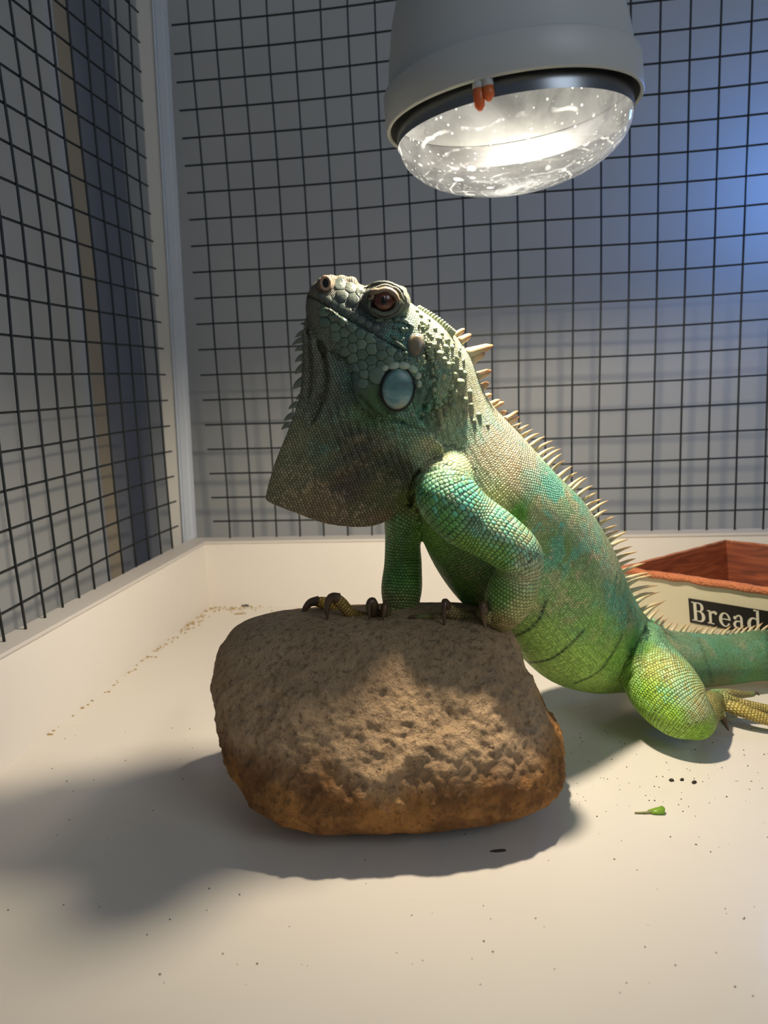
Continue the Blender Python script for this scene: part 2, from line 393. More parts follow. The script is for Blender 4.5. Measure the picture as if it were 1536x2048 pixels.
# ------------------------------------------------------------------ iguana body
PARTV = []; PARTF = []; SAMP = []      # SAMP: pos, tu, tv, u, v, seed
def add_loft(C, A, B, ncell, seed, n=40):
    """C centres, A and B half axes of elliptical rings (arrays k x 3); theta starts on the far side"""
    k = len(C); base = len(PARTV); V = np.empty((k, n, 3))
    th = np.linspace(0, 2*math.pi, n, endpoint=False)
    for i in range(k): V[i] = C[i] + np.outer(np.cos(th), B[i]) + np.outer(np.sin(th), A[i])
    circ = np.linalg.norm(np.diff(np.concatenate([V, V[:, :1]], 1), axis=1), axis=2).sum(1); cell = np.maximum(circ, .01)/ncell
    ds = np.linalg.norm(np.diff(C, axis=0), axis=1); u = np.concatenate([[0], np.cumsum(ds/((cell[1:]+cell[:-1])/2))])
    T = np.gradient(C, axis=0); T /= np.linalg.norm(T, axis=1)[:, None]+1e-9
    for i in range(k):
        tv = np.roll(V[i], -1, 0)-np.roll(V[i], 1, 0); tv /= np.linalg.norm(tv, axis=1)[:, None]+1e-9
        for j in range(n): SAMP.append((V[i, j], T[i]/cell[i], tv[j]/cell[i], u[i], th[j]/(2*math.pi)*ncell, seed))
    for i in range(k): PARTV.extend(V[i].tolist())
    for i in range(k-1):
        for j in range(n): PARTF.append((base+i*n+j, base+i*n+(j+1) % n, base+(i+1)*n+(j+1) % n, base+(i+1)*n+j))
    for i, rev in ((0, True), (k-1, False)):
        ci = len(PARTV); PARTV.append(C[i].tolist())
        for j in range(n):
            a, b = base+i*n+j, base+i*n+(j+1) % n
            PARTF.append((b, a, ci) if rev else (a, b, ci))
def ysh(px):
    sm_ = lambda t: (lambda q: q*q*(3-2*q))(min(1, max(0, t))); return -.018*sm_((1190-px)/160) - .020*sm_((970-px)/130)
def loft_tb(rows, ncell, seed, m=8, n=48):
    """rows: top px, bottom px, distance Y, half width"""
    R = catmull(rows, m); C = []; A = []; B = []
    for tx, ty, bx, by, Y, hw in R:
        Y = Y + ysh(tx); t = PY(tx, ty, Y); b = PY(bx, by, Y); C.append((t+b)/2); A.append((t-b)/2); B.append(Vector((0, float(hw), 0)))
    add_loft(np.array(C), np.array(A), np.array(B), ncell, seed, n)
def loft_path(rows, ncell, seed, m=6, n=28, flat=1.0):
    """rows: centre px, radius px, distance Y"""
    R = catmull(rows, m); C = [PY(r[0], r[1], r[3]+ysh(r[0])) for r in R]; rad = [PXR(r[2], c) for r, c in zip(R, C)]; A = []; B = []
    for i in range(len(C)):
        t = (C[min(i+1, len(C)-1)]-C[max(i-1, 0)]).normalized(); v = (C[i]-CAM).normalized()
        a = t.cross(v); 
        if a.length < .2: a = t.cross(Vector((0, 0, 1)))
        a.normalize(); b = a.cross(t).normalized()
        if b.y < 0: b = -b
        A.append(a*rad[i]); B.append(b*rad[i]*flat)
    add_loft(np.array(C), np.array(A), np.array(B), ncell, seed, n)
def blob(px, py, Y, rx, ry, ryd, seed=0, ncell=40):
    """ellipsoid: radii in pixels across, along the picture and in depth (metres)"""
    c = PY(px, py, Y+ysh(px)); k = 12; C = []; A = []; B = []
    ux = Vector((1, 0, -.03)); 
    for i in range(k+1):
        t = math.pi*i/k; s = max(math.sin(t), .02)
        C.append(c + ux*(-math.cos(t)*PXR(rx, c))); A.append(Vector((0, 0, 1))*PXR(ry, c)*s); B.append(Vector((0, ryd, 0))*s)
    add_loft(np.array(C), np.array(A), np.array(B), ncell, seed, 24)

TRUNK = [(2712, 1633, 2708, 1656, .440, .004), (2415, 1501, 2408, 1548, .510, .009), (2097, 1397, 2090, 1462, .585, .014), (1846, 1331, 1840, 1408, .645, .018), (1670, 1282, 1667, 1372, .672, .0195), (1536, 1262, 1534, 1359, .694, .0210), (1460, 1270, 1455, 1366, .696, .0235),
    (1390, 1268, 1375, 1374, .690, .027), (1335, 1260, 1305, 1380, .680, .032), (1292, 1232, 1245, 1378, .672, .038), (1257, 1175, 1172, 1379, .655, .046), (1218, 1084, 1097, 1357, .64, .052),
    (1164, 1000, 1035, 1305, .625, .053), (1108, 943, 985, 1240, .612, .050), (1048, 877, 922, 1203, .602, .044), (1005, 832, 862, 1118, .596, .035), (970, 787, 818, 1000, .592, .028), (938, 708, 805, 900, .59, .0245), (902, 662, 800, 840, .59, .0225)]
loft_tb(TRUNK, 168, 1.0)
HEAD = [(915, 675, 880, 850, .59, .024), (868, 639, 812, 838, .59, .0295), (830, 612, 755, 806, .59, .0305), (802, 590, 708, 764, .59, .0285), (768, 574, 668, 722, .59, .0255), (736, 573, 638, 692, .59, .0215),
    (702, 563, 621, 664, .59, .0178), (668, 555, 614, 640, .59, .0150), (644, 556, 611, 618, .59, .0115), (624, 570, 613, 598, .59, .006)]
loft_tb([(*h[:5], h[5]*.86) for h in HEAD], 104, 2.0)
# dewlap: a thin fan between throat and edge
DW_I = [(660, 620), (705, 660), (735, 700), (770, 740), (800, 780), (820, 810), (832, 830), (842, 845), (852, 858), (862, 870), (872, 880), (885, 892)]
DW_O = [(609, 640), (604, 715), (600, 785), (580, 850), (550, 925), (533, 985), (536, 1003), (592, 1026), (660, 1049), (745, 1052), (800, 1022), (842, 965)]
def dewlap():
    I = catmull(DW_I, 8); O = catmull(DW_O, 8); K = len(I); m = 40; base = len(PARTV); Y = .552
    half = np.linspace(0, 1, m)
    for side in (-1, 1):
        for i in range(K):
            for j in range(m):
                t = half[j]; px = I[i]*(1-t)+O[i]*t; th = .0020 + .0215*(1-t)**1.7
                if i < 22: th = max(th, .0095*(1-t**3)+.0012)
                fold = .0016*math.sin(i*.55+t*3.2)*math.sin(math.pi*t)**.7*min(1, max(0, (i-18)/10))
                PARTV.append(list(PY(px[0], px[1], Y) + Vector((0, side*th + fold, 0))))
    idx = lambda s, i, j: base + s*K*m + i*m + j
    for i in range(K-1):
        for j in range(m-1):
            PARTF.append((idx(0, i, j), idx(0, i+1, j), idx(0, i+1, j+1), idx(0, i, j+1))[::-1])
            PARTF.append((idx(1, i, j), idx(1, i+1, j), idx(1, i+1, j+1), idx(1, i, j+1)))
    for i in range(K-1):
        for j in (0, m-1):
            q = (idx(0, i, j), idx(1, i, j), idx(1, i+1, j), idx(0, i+1, j)); PARTF.append(q if j == 0 else q[::-1])
    for j in range(m-1):
        for i in (0, K-1):
            q = (idx(0, i, j), idx(0, i, j+1), idx(1, i, j+1), idx(1, i, j)); PARTF.append(q if i == 0 else q[::-1])
    cell = .0021
    for s in (0, 1):
        for i in range(0, K, 1):
            for j in range(0, m, 1):
                p = np.array(PARTV[idx(s, i, j)])
                SAMP.append((p, np.array((1, 0, .35))/cell/1.06, np.array((-.35, 0, 1))/cell/1.06, (p[0]+.35*p[2])/cell/1.06, (p[2]-.35*p[0])/cell/1.06, 3.0))
dewlap()
# near foreleg and hand
loft_path([(900, 925, 40, .585), (893, 955, 54, .574), (893, 990, 63, .561), (928, 1032, 61, .549), (985, 1068, 55, .540), (1032, 1106, 50, .537), (1040, 1140, 46, .540), (1020, 1192, 50, .546), (1003, 1228, 38, .552), (990, 1240, 27, .556)], 42, 4.0, m=8)
loft_path([(1000, 1238, 24, .558), (970, 1240, 26, .560), (935, 1238, 18, .570)], 20, 4.3)
loft_path([(955, 1240, 17, .562), (925, 1236, 15, .564), (900, 1222, 14, .566), (893, 1213, 12, .565)], 12, 4.4)
loft_path([(985, 1242, 20, .556), (975, 1232, 16, .545), (968, 1222, 13, .539)], 12, 4.5)
loft_path([(950, 1238, 13, .572), (900, 1234, 9, .572), (850, 1233, 7, .576), (830, 1236, 5, .576)], 10, 4.6)
# far foreleg and hand
loft_path([(850, 985, 46, .612), (815, 1030, 44, .618), (806, 1080, 36, .622), (806, 1130, 38, .622), (803, 1180, 41, .618), (801, 1222, 33, .612), (797, 1238, 26, .608)], 36, 5.0, m=8)
loft_path([(805, 1232, 22, .606), (770, 1236, 20, .600), (740, 1238, 14, .598)], 16, 5.2)
loft_path([(775, 1234, 13, .596), (752, 1230, 13, .588), (745, 1222, 11, .585)], 12, 5.3)
loft_path([(765, 1236, 13, .598), (725, 1234, 12, .592), (700, 1224, 12, .589), (682, 1206, 13, .587), (671, 1197, 12, .586)], 13, 5.4)
loft_path([(750, 1240, 12, .612), (715, 1236, 11, .612), (685, 1222, 12, .612), (655, 1208, 13, .611), (634, 1203, 11, .610)], 13, 5.5)
loft_path([(780, 1236, 12, .594), (772, 1228, 12, .585), (768, 1222, 10, .580)], 12, 5.6)
# near hind leg and foot
loft_path([(1285, 1275, 44, .662), (1292, 1318, 58, .634), (1326, 1374, 70, .600), (1366, 1420, 62, .580), (1396, 1443, 42, .574), (1412, 1452, 25, .575)], 76, 6.0, m=8)
loft_path([(1405, 1446, 27, .578), (1412, 1426, 27, .594), (1418, 1408, 24, .612), (1428, 1402, 20, .624)], 30, 6.2)
loft_path([(1420, 1402, 20, .624), (1445, 1404, 19, .624), (1470, 1410, 16, .622)], 20, 6.3)
loft_path([(1425, 1394, 16, .632), (1455, 1389, 12, .640), (1485, 1389, 8, .648), (1508, 1388, 6, .654)], 12, 6.4)
loft_path([(1455, 1410, 15, .620), (1490, 1424, 13, .610), (1530, 1438, 12, .603), (1575, 1450, 10, .598), (1600, 1452, 8, .598)], 14, 6.5)
loft_path([(1455, 1404, 14, .626), (1500, 1412, 11, .622), (1545, 1421, 10, .618), (1590, 1428, 8, .614), (1615, 1430, 7, .614)], 14, 6.6)
loft_path([(1430, 1412, 14, .612), (1440, 1428, 10, .604), (1448, 1438, 8, .602)], 12, 6.7)
# far hind leg, mostly behind the tail root
loft_path([(1290, 1270, 40, .69), (1310, 1298, 40, .715), (1335, 1312, 30, .735), (1350, 1318, 20, .745)], 44, 6.8)
# swellings: orbit and brow, jowl, snout
blob(772, 603, .5705, 50, 38, .010, 2.2, 70); blob(772, 603, .6095, 50, 38, .010, 2.3, 70)
blob(788, 581, .576, 28, 11, .006, 2.4, 50); blob(765, 573, .578, 26, 9, .008, 2.5, 50)
blob(650, 568, .580, 18, 15, .0065, 2.6, 40); blob(650, 568, .600, 18, 15, .0065, 2.7, 40)
blob(785, 760, .573, 84, 84, .0075, 2.8, 130)
for x, y, r in ((662, 558, 9), (684, 558, 8), (703, 562, 9)): blob(x, y, .588, r*1.4, r, .006, 2.9, 16)

def build_body():
    me = D.meshes.new('raw'); me.from_pydata(PARTV, [], PARTF); me.update()
    o = D.objects.new('body', me); link(o)
    md = o.modifiers.new('r', 'REMESH'); md.mode = 'VOXEL'; md.voxel_size = .00135
    s_ = o.modifiers.new('s', 'SMOOTH'); s_.factor = .5; s_.iterations = 6
    dg = bpy.context.evaluated_depsgraph_get(); m2 = D.meshes.new_from_object(o.evaluated_get(dg)); o.modifiers.clear(); o.data = m2
    return o
BODY = build_body()
def get_co(me):
    P = np.empty(len(me.vertices)*3); me.vertices.foreach_get('co', P); return P.reshape(-1, 3)
def get_no(me):
    P = np.empty(len(me.vertices)*3); me.vertices.foreach_get('normal', P); return P.reshape(-1, 3)
def make_bvh():
    return BVHTree.FromObject(BODY, bpy.context.evaluated_depsgraph_get())
BVH = make_bvh()
def hit(px, py, bvh=None):
    d = ray(px, py).normalized(); loc, no, i, dist = (bvh or BVH).ray_cast(CAM, d)
    return (loc, no) if loc is not None else (None, None)
def poly3(pts, step=8):
    out = []; P = catmull(pts, 6)
    for x, y in P:
        l, n_ = hit(x, y)
        if l is not None: out.append(np.array(l))
    return np.array(out)
P = get_co(BODY.data); N = get_no(BODY.data)
def dist_line(P, L):
    """distance of each vertex to a polyline of 3-D points"""
    d = np.full(len(P), 1e9)
    lo, hi = L.min(0)-.012, L.max(0)+.012; sel = np.where(((P > lo) & (P < hi)).all(1))[0]; Q = P[sel]; dd = np.full(len(sel), 1e9)
    for a, b in zip(L[:-1], L[1:]):
        ab = b-a; t = np.clip(((Q-a)@ab)/(ab@ab+1e-12), 0, 1); dd = np.minimum(dd, np.linalg.norm(Q-(a+t[:, None]*ab), axis=1))
    d[sel] = dd; return d
CREASE = [  # polyline px, depth m (negative = ridge), width m
    ([(838, 946), (870, 938), (905, 928)], .0013, .0018), ([(838, 945), (826, 975), (820, 1008)], .003, .002),
    
    ([(847, 690), (858, 730), (858, 780), (846, 820)], .0030, .0022), ([(872, 700), (868, 760), (866, 810), (872, 850)], .0022, .002),
    ([(640, 690), (648, 740), (646, 780), (634, 815), (622, 840)], .0040, .0024), ([(614, 660), (620, 720), (616, 790)], .0018, .0016),
    ([(800, 845), (850, 862), (872, 850)], .0024, .002), ([(720, 795), (760, 835), (800, 846)], .0016, .002),
    ([(611, 591), (634, 600), (668, 620), (702, 641), (748, 667), (800, 698), (806, 702)], .0016, .0011),
    ([(1000, 1128), (1025, 1120), (1050, 1125)], .0014, .002), ([(1300, 1262), (1290, 1290), (1275, 1330), (1250, 1360)], .003, .003),
    ([(745, 600), (752, 580), (772, 573), (795, 580), (808, 600)], .0010, .0012), ([(742, 610), (755, 632), (780, 638), (805, 622)], .0010, .0012)]
for i in range(9):      # wrinkles of the throat skin
    x = 650 + i*19; CREASE.append(([(x, 800 + i*8), (x+12, 850 + i*9), (x+32, 905 + i*8), (x+46, 950 + i*5)], .0009, .0013))
for i in range(4): CREASE.append(([(1235+i*14, 1150+i*32), (1222+i*14, 1215+i*26), (1216+i*13, 1270+i*20)], .0008, .0016))
for pts, dep, wd in CREASE:
    L = poly3(pts)
    if len(L) < 2: continue
    d = dist_line(P, L); k = d < wd*3.2
    P[k] -= N[k]*(dep*np.exp(-(d[k]/wd)**2) - dep*.28*np.exp(-((d[k]-2.1*wd)/wd)**2))[:, None]
BODY.data.vertices.foreach_set('co', P.ravel()); BODY.data.update()

# pigment, with belly bounce light and head shade painted in: anchors (px, py, colour, turquoise, brown, scale size flag)
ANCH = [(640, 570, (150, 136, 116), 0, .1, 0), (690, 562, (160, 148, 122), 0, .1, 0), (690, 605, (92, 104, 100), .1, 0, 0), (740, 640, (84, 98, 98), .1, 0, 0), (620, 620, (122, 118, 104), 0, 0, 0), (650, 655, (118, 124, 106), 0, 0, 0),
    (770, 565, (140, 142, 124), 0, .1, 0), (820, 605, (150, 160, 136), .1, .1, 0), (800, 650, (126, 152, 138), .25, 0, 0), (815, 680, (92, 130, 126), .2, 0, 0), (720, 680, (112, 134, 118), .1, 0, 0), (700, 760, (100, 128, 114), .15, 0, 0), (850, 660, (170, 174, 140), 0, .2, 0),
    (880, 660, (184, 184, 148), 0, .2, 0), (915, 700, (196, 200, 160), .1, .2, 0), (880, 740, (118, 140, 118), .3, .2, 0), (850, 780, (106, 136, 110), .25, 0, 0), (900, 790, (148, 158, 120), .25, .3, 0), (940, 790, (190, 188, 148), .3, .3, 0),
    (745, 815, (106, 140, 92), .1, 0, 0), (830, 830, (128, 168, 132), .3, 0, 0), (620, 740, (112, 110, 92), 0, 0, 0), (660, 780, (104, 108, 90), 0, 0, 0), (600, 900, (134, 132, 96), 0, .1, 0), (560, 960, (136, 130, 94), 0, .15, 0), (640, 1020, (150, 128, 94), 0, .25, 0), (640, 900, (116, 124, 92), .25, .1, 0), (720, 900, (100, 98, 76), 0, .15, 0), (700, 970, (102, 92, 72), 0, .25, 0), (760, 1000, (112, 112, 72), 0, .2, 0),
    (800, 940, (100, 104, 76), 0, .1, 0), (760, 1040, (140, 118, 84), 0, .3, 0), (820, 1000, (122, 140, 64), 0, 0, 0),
    (900, 870, (176, 192, 150), .4, .35, 0), (950, 870, (192, 192, 152), .45, .45, 0), (860, 910, (176, 182, 138), .1, .3, 0), (980, 860, (206, 196, 160), .4, .4, 0), (1020, 900, (206, 194, 156), .3, .5, 0), (1060, 930, (204, 198, 158), .5, .4, 0),
    (1030, 960, (188, 178, 136), .2, .5, 0), (1100, 985, (170, 186, 140), .75, .45, 0), (1070, 1030, (168, 176, 120), .6, .6, 0), (1140, 1030, (150, 178, 128), .75, .4, 0), (1180, 1060, (178, 182, 140), .4, .4, 0), (1010, 1000, (158, 164, 100), .1, .2, 0), (1040, 1030, (96, 160, 48), 0, .1, 0),
    (1120, 1100, (136, 170, 100), .55, .6, 0), (1180, 1130, (140, 170, 112), .5, .6, 0), (1215, 1120, (168, 176, 132), .3, .4, 0), (1100, 1180, (154, 186, 108), .2, .35, 0), (1160, 1200, (146, 184, 108), .3, .4, 0), (1230, 1190, (130, 164, 116), .4, .5, 0), (1260, 1220, (118, 152, 108), .5, .4, 0), (1200, 1260, (150, 196, 96), .15, .25, 0),
    (1080, 1280, (176, 218, 104), 0, .03, 0), (1150, 1320, (182, 224, 104), 0, .03, 0), (1090, 1335, (200, 240, 122), 0, 0, 0), (1180, 1365, (198, 238, 116), 0, 0, 0), (1240, 1320, (160, 208, 92), 0, .05, 0), (1270, 1290, (100, 164, 72), .1, .05, 0),  # belly and lower flank lightened, light bounced off the floor painted in
    (880, 960, (140, 172, 120), .3, .1, .5), (860, 990, (100, 158, 88), .5, 0, 1), (930, 990, (124, 168, 124), .7, .1, 1), (900, 1040, (92, 150, 76), .5, 0, 1), (960, 1050, (124, 168, 126), .6, .2, 1), (1010, 1050, (148, 172, 128), .6, .35, 1), (940, 1090, (124, 172, 72), .1, .05, 1), (1000, 1110, (120, 170, 76), .2, .1, 1), (1060, 1100, (160, 170, 126), .4, .4, 1),
    (1050, 1160, (156, 172, 120), .15, .3, 1), (1000, 1190, (108, 150, 70), .05, .15, 1), (1040, 1220, (166, 172, 108), 0, .3, 1), (1010, 1250, (150, 138, 84), 0, .3, 1),
    (960, 1238, (124, 108, 66), 0, .2, .6), (900, 1222, (140, 118, 74), 0, .2, .6), (800, 1060, (104, 148, 80), .1, 0, 1), (790, 1150, (92, 142, 66), .05, 0, 1), (830, 1150, (112, 160, 70), 0, 0, 1), (800, 1215, (110, 124, 62), 0, .1, 1), (770, 1230, (112, 94, 54), 0, .2, .6),
    (850, 1080, (120, 172, 70), 0, 0, .4), (870, 1140, (108, 164, 62), 0, 0, .2), (920, 1190, (98, 150, 54), 0, 0, 0), (700, 1222, (168, 132, 62), 0, .2, .6), (650, 1208, (196, 152, 58), 0, .1, .6),
    (1300, 1330, (172, 182, 96), .2, .1, .8), (1340, 1340, (184, 192, 110), .3, .2, .8), (1370, 1380, (186, 194, 122), .45, .1, .9), (1400, 1420, (186, 190, 118), .25, .3, .9), (1290, 1390, (146, 194, 56), .1, .02, .8), (1340, 1430, (158, 204, 54), .05, .02, .9), (1400, 1465, (150, 194, 60), .1, .05, .9), (1320, 1390, (160, 196, 78), .45, .02, .9),
    (1430, 1405, (146, 138, 74), 0, .1, .5), (1480, 1390, (158, 142, 84), 0, .1, .5), (1500, 1430, (168, 150, 76), 0, .1, .6), (1530, 1440, (170, 150, 78), 0, .1, .6),
    (1320, 1275, (110, 156, 110), .4, .2, .1), (1380, 1290, (122, 158, 118), .3, .3, .1), (1400, 1340, (104, 160, 108), .35, .1, .1), (1440, 1320, (110, 158, 110), .2, .25, .1), (1500, 1300, (120, 158, 116), .3, .3, .1), (1500, 1345, (112, 166, 96), .2, .1, .1), (1530, 1310, (104, 150, 100), .2, .3, .1)]
pa = []; pc = []
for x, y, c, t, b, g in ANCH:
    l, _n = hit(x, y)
    if x < 850 and y < 1060: c = tuple(v*.88 for v in c)     # head and throat anchors darkened, their shade put into the colour
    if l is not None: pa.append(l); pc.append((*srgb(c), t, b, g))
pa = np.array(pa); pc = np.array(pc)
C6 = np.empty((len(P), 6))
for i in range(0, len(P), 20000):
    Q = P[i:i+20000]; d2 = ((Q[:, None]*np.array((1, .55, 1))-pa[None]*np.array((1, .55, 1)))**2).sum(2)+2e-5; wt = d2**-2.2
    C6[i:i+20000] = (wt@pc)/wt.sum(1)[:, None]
STRIPE = [([(1030, 1272), (1058, 1258), (1078, 1238), (1092, 1203)], .0019, 1.0), ([(1052, 1325), (1099, 1319), (1139, 1290), (1168, 1261)], .0017, .95), ([(1150, 1366), (1197, 1344), (1230, 1298), (1245, 1270)], .0018, .8),
    ([(1290, 1252), (1283, 1290), (1276, 1330)], .0050, .7), ([(1325, 1280), (1345, 1310), (1360, 1340)], .0014, .45), ([(1395, 1275), (1412, 1320), (1425, 1365)], .0020, .5), ([(1536, 1268), (1545, 1310), (1550, 1350)], .006, .55), ([(838, 945), (826, 975)], .0022, .7),
    ([(1010, 1230), (1060, 1140), (1085, 1190)], .0001, .1), ([(862, 740), (862, 800)], .003, .3), ([(760, 930), (800, 950)], .006, .3), ([(930, 1060), (960, 1020)], .0025, .5)]
for pts, wd, amt in STRIPE:
    L = poly3(pts)
    if len(L) < 2: continue
    d = dist_line(P, L); nz = np.clip(.55+.9*np.sin(P[:, 0]*900)*np.sin(P[:, 2]*1100), 0, 1)
    f = amt*np.exp(-(d/wd)**2)*(.55+.45*nz); f[d > .05] = 0
    C6[:, :3] = C6[:, :3]*(1-f[:, None]) + np.array(srgb((30, 34, 26)))*f[:, None]; C6[:, 3] *= 1-f; C6[:, 4] *= 1-f
me = BODY.data
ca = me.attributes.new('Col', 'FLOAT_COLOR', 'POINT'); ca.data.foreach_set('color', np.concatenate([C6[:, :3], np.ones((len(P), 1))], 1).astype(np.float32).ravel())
ma = me.attributes.new('mask', 'FLOAT_VECTOR', 'POINT'); ma.data.foreach_set('vector', C6[:, 3:].astype(np.float32).ravel())
kd = KDTree(len(SAMP))
for i, s in enumerate(SAMP): kd.insert(s[0], i)
kd.balance()
idx = np.fromiter((kd.find(p)[1] for p in P), int, len(P))
S0 = np.array([s[0] for s in SAMP]); TU = np.array([s[1] for s in SAMP]); TV = np.array([s[2] for s in SAMP]); UV = np.array([(s[3], s[4], s[5]) for s in SAMP])
dl_ = P - S0[idx]; suv = np.stack([UV[idx, 0]+(dl_*TU[idx]).sum(1), UV[idx, 1]+(dl_*TV[idx]).sum(1), UV[idx, 2]], 1)
sa = me.attributes.new('suv', 'FLOAT_VECTOR', 'POINT'); sa.data.foreach_set('vector', suv.astype(np.float32).ravel())
me.polygons.foreach_set('use_smooth', [True]*len(me.polygons)); me.materials.clear(); me.materials.append(MT['skin'])
BVH = make_bvh()
IG = empty('iguana', (PY(1150, 1370, .62).x, .62, 0)); tag(IG, 'green iguana with raised grey head and hanging throat flap, propped on the rock', 'iguana')
def attach(o, par=IG):
    o.parent = par; o.matrix_parent_inverse = Matrix.Translation(IG.location).inverted() if par is IG else Matrix.Identity(4); return o
attach(BODY)

# ---- spines of the crest, each a part
def spine(base, tip, r0, curve, parent, mat, name='spine', flat=.6, blunt=.18):
    ax = tip-base; L = ax.length; t = ax/L; side = Vector((0, 1, 0)); bend = t.cross(side).normalized(); V = []; F = []; n = 8; k = 7; tn = []
    for i in range(k):
        s = i/(k-1); c = base + ax*s + bend*curve*L*math.sin(math.pi*s*.9); r = r0*((1-s)**.75*(1-blunt)+blunt)*(1 if i < k-1 else .35)
        for j in range(n):
            a = 2*math.pi*j/n; V.append(c + bend*math.cos(a)*r + side*math.sin(a)*r*flat); tn.append(s)
    for i in range(k-1):
        for j in range(n): F.append((i*n+j, i*n+(j+1) % n, (i+1)*n+(j+1) % n, (i+1)*n+j))
    F.append(tuple(range(n))[::-1]); F.append(tuple((k-1)*n+j for j in range(n)))
    o = mesh_obj(name, V, F, mat, None); at = o.data.attributes.new('tipness', 'FLOAT', 'POINT'); at.data.foreach_set('value', tn)
    return attach(o, parent)
NUCHAL = [((904, 672), (929, 657), 6), ((908, 684), (942, 668), 8), ((922, 708), (986, 691), 9.5), ((932, 726), (970, 706), 9), ((941, 757), (983, 741), 8.5), ((952, 778), (977, 765), 8), ((962, 798), (984, 789), 6), ((970, 811), (1000, 799), 6), ((980, 822), (1009, 805), 6), ((990, 832), (1013, 822), 5.5),
    ((998, 841), (1036, 821), 5.5), ((1006, 852), (1038, 833), 5.5)]
Yat = lambda px: ysh(px) + float(np.interp(px, [900, 970, 1005, 1048, 1108, 1164, 1218, 1257, 1292, 1335, 1390, 1460, 1536, 1640], [.59, .592, .596, .602, .612, .625, .64, .655, .672, .688,   .697, .699, .700, .688]))
for b, t, r in NUCHAL:
    Y = Yat(b[0]); B = PY(b[0]-4, b[1]+4, Y); spine(B, PY(t[0], t[1], Y+random.uniform(-.003, .003)), PXR(r*1.3, B), random.uniform(-.06, .10), IG, MT['spine'], blunt=.45)
DORS = [(1018, 862, 36, 35), (1048, 885, 38, 34), (1080, 918, 42, 36), (1110, 950, 42, 40), (1150, 990, 44, 38), (1185, 1035, 42, 30), (1212, 1080, 44, 28), (1232, 1125, 46, 24), (1250, 1165, 54, 15), (1270, 1205, 58, 18), (1288, 1232, 50, 30), (1302, 1246, 36, 48), (1325, 1260, 26, 50), (1390, 1270, 26, 52), (1460, 1272, 26, 48), (1536, 1264, 24, 46), (1600, 1270, 22, 45)]
DR = catmull(DORS, 40); acc = 0; prev = DR[0]; nxt = 0
for q in DR:
    acc += math.hypot(q[0]-prev[0], q[1]-prev[1]); prev = q
    if acc >= nxt:
        nxt = acc + (13.5 if q[0] < 1290 else 11.5)*random.uniform(.8, 1.2)
        L = q[2]*random.uniform(.8, 1.12); an = math.radians(q[3]+random.uniform(-6, 6)); Y = Yat(q[0])
        B = PY(q[0]-5*math.cos(an), q[1]+5*math.sin(an), Y); T = PY(q[0]+L*math.cos(an), q[1]-L*math.sin(an), Y+random.uniform(-.004, .004))
        spine(B, T, PXR(5.6 if q[0] < 1290 else 5.0, B), random.uniform(.03, .10), IG, MT['spine'], blunt=.10)
for q in catmull([(832, 618), (850, 628), (872, 642), (892, 658), (903, 668)], 4):   # low comb on the nape
    B = PY(q[0]-2, q[1]+4, .552); spine(B, PY(q[0]+9, q[1]-7, .552), PXR(5.5, B), 0, IG, MT['tub'], blunt=.3)
BEARD = [((613, 655), (600, 648), 5), ((612, 668), (590, 676), 7), ((609, 682), (584, 692), 7), ((608, 699), (589, 703), 7), ((607, 717), (590, 725), 8), ((606, 738), (590, 749), 9), ((605, 766), (586, 779), 10), ((602, 794), (592, 800), 6), ((593, 812), (577, 819), 7), ((584, 834), (568, 843), 7), ((576, 852), (563, 860), 6)]
for b, t, r in BEARD:
    B = PY(b[0]+5, b[1]-3, .552); spine(B, PY(t[0], t[1], .552), PXR(r*1.2, B), -.12, IG, MT['beard'], name='beard_spike', flat=.35, blunt=.05)

# ---- claws
def claw(pts, r, Ys, name='claw'):
    R = catmull([(x, y, Y) for (x, y), Y in zip(pts, Ys)], 5); path = [PY(q[0], q[1], q[2]+ysh(q[0])) for q in R]; k = len(path); V = []; F = []; n = 8
    rad = [PXR(r, path[0])*((1-i/(k-1))**.8*.9+.1) for i in range(k)]
    return attach(tube(name, path, rad, MT['claw'], None, n))
claw([(677, 1198), (662, 1196), (654, 1215), (655, 1239)], 13, [.586, .585, .583, .581]); claw([(638, 1202), (620, 1206), (608, 1222), (604, 1242)], 11, [.610, .609, .607, .604])
claw([(748, 1226), (745, 1203), (737, 1212), (740, 1240)], 12, [.585, .580, .577, .575]); claw([(768, 1224), (770, 1210), (768, 1226), (766, 1240)], 9, [.580, .576, .573, .573])
claw([(896, 1216), (890, 1204), (888, 1225), (889, 1252)], 10, [.565, .561, .558, .558]); claw([(968, 1222), (966, 1208), (966, 1232), (973, 1260)], 10, [.539, .535, .532, .532])
claw([(832, 1235), (822, 1234), (816, 1240)], 6, [.576, .576, .576])
claw([(1446, 1435), (1450, 1446), (1458, 1462)], 8, [.602, .600, .596]); claw([(1506, 1388), (1513, 1386), (1519, 1391)], 5, [.654, .654, .653]); claw([(1598, 1452), (1615, 1450), (1628, 1462)], 8, [.598, .598, .596]); claw([(1612, 1430), (1630, 1427), (1642, 1438)], 7, [.614, .614, .612])

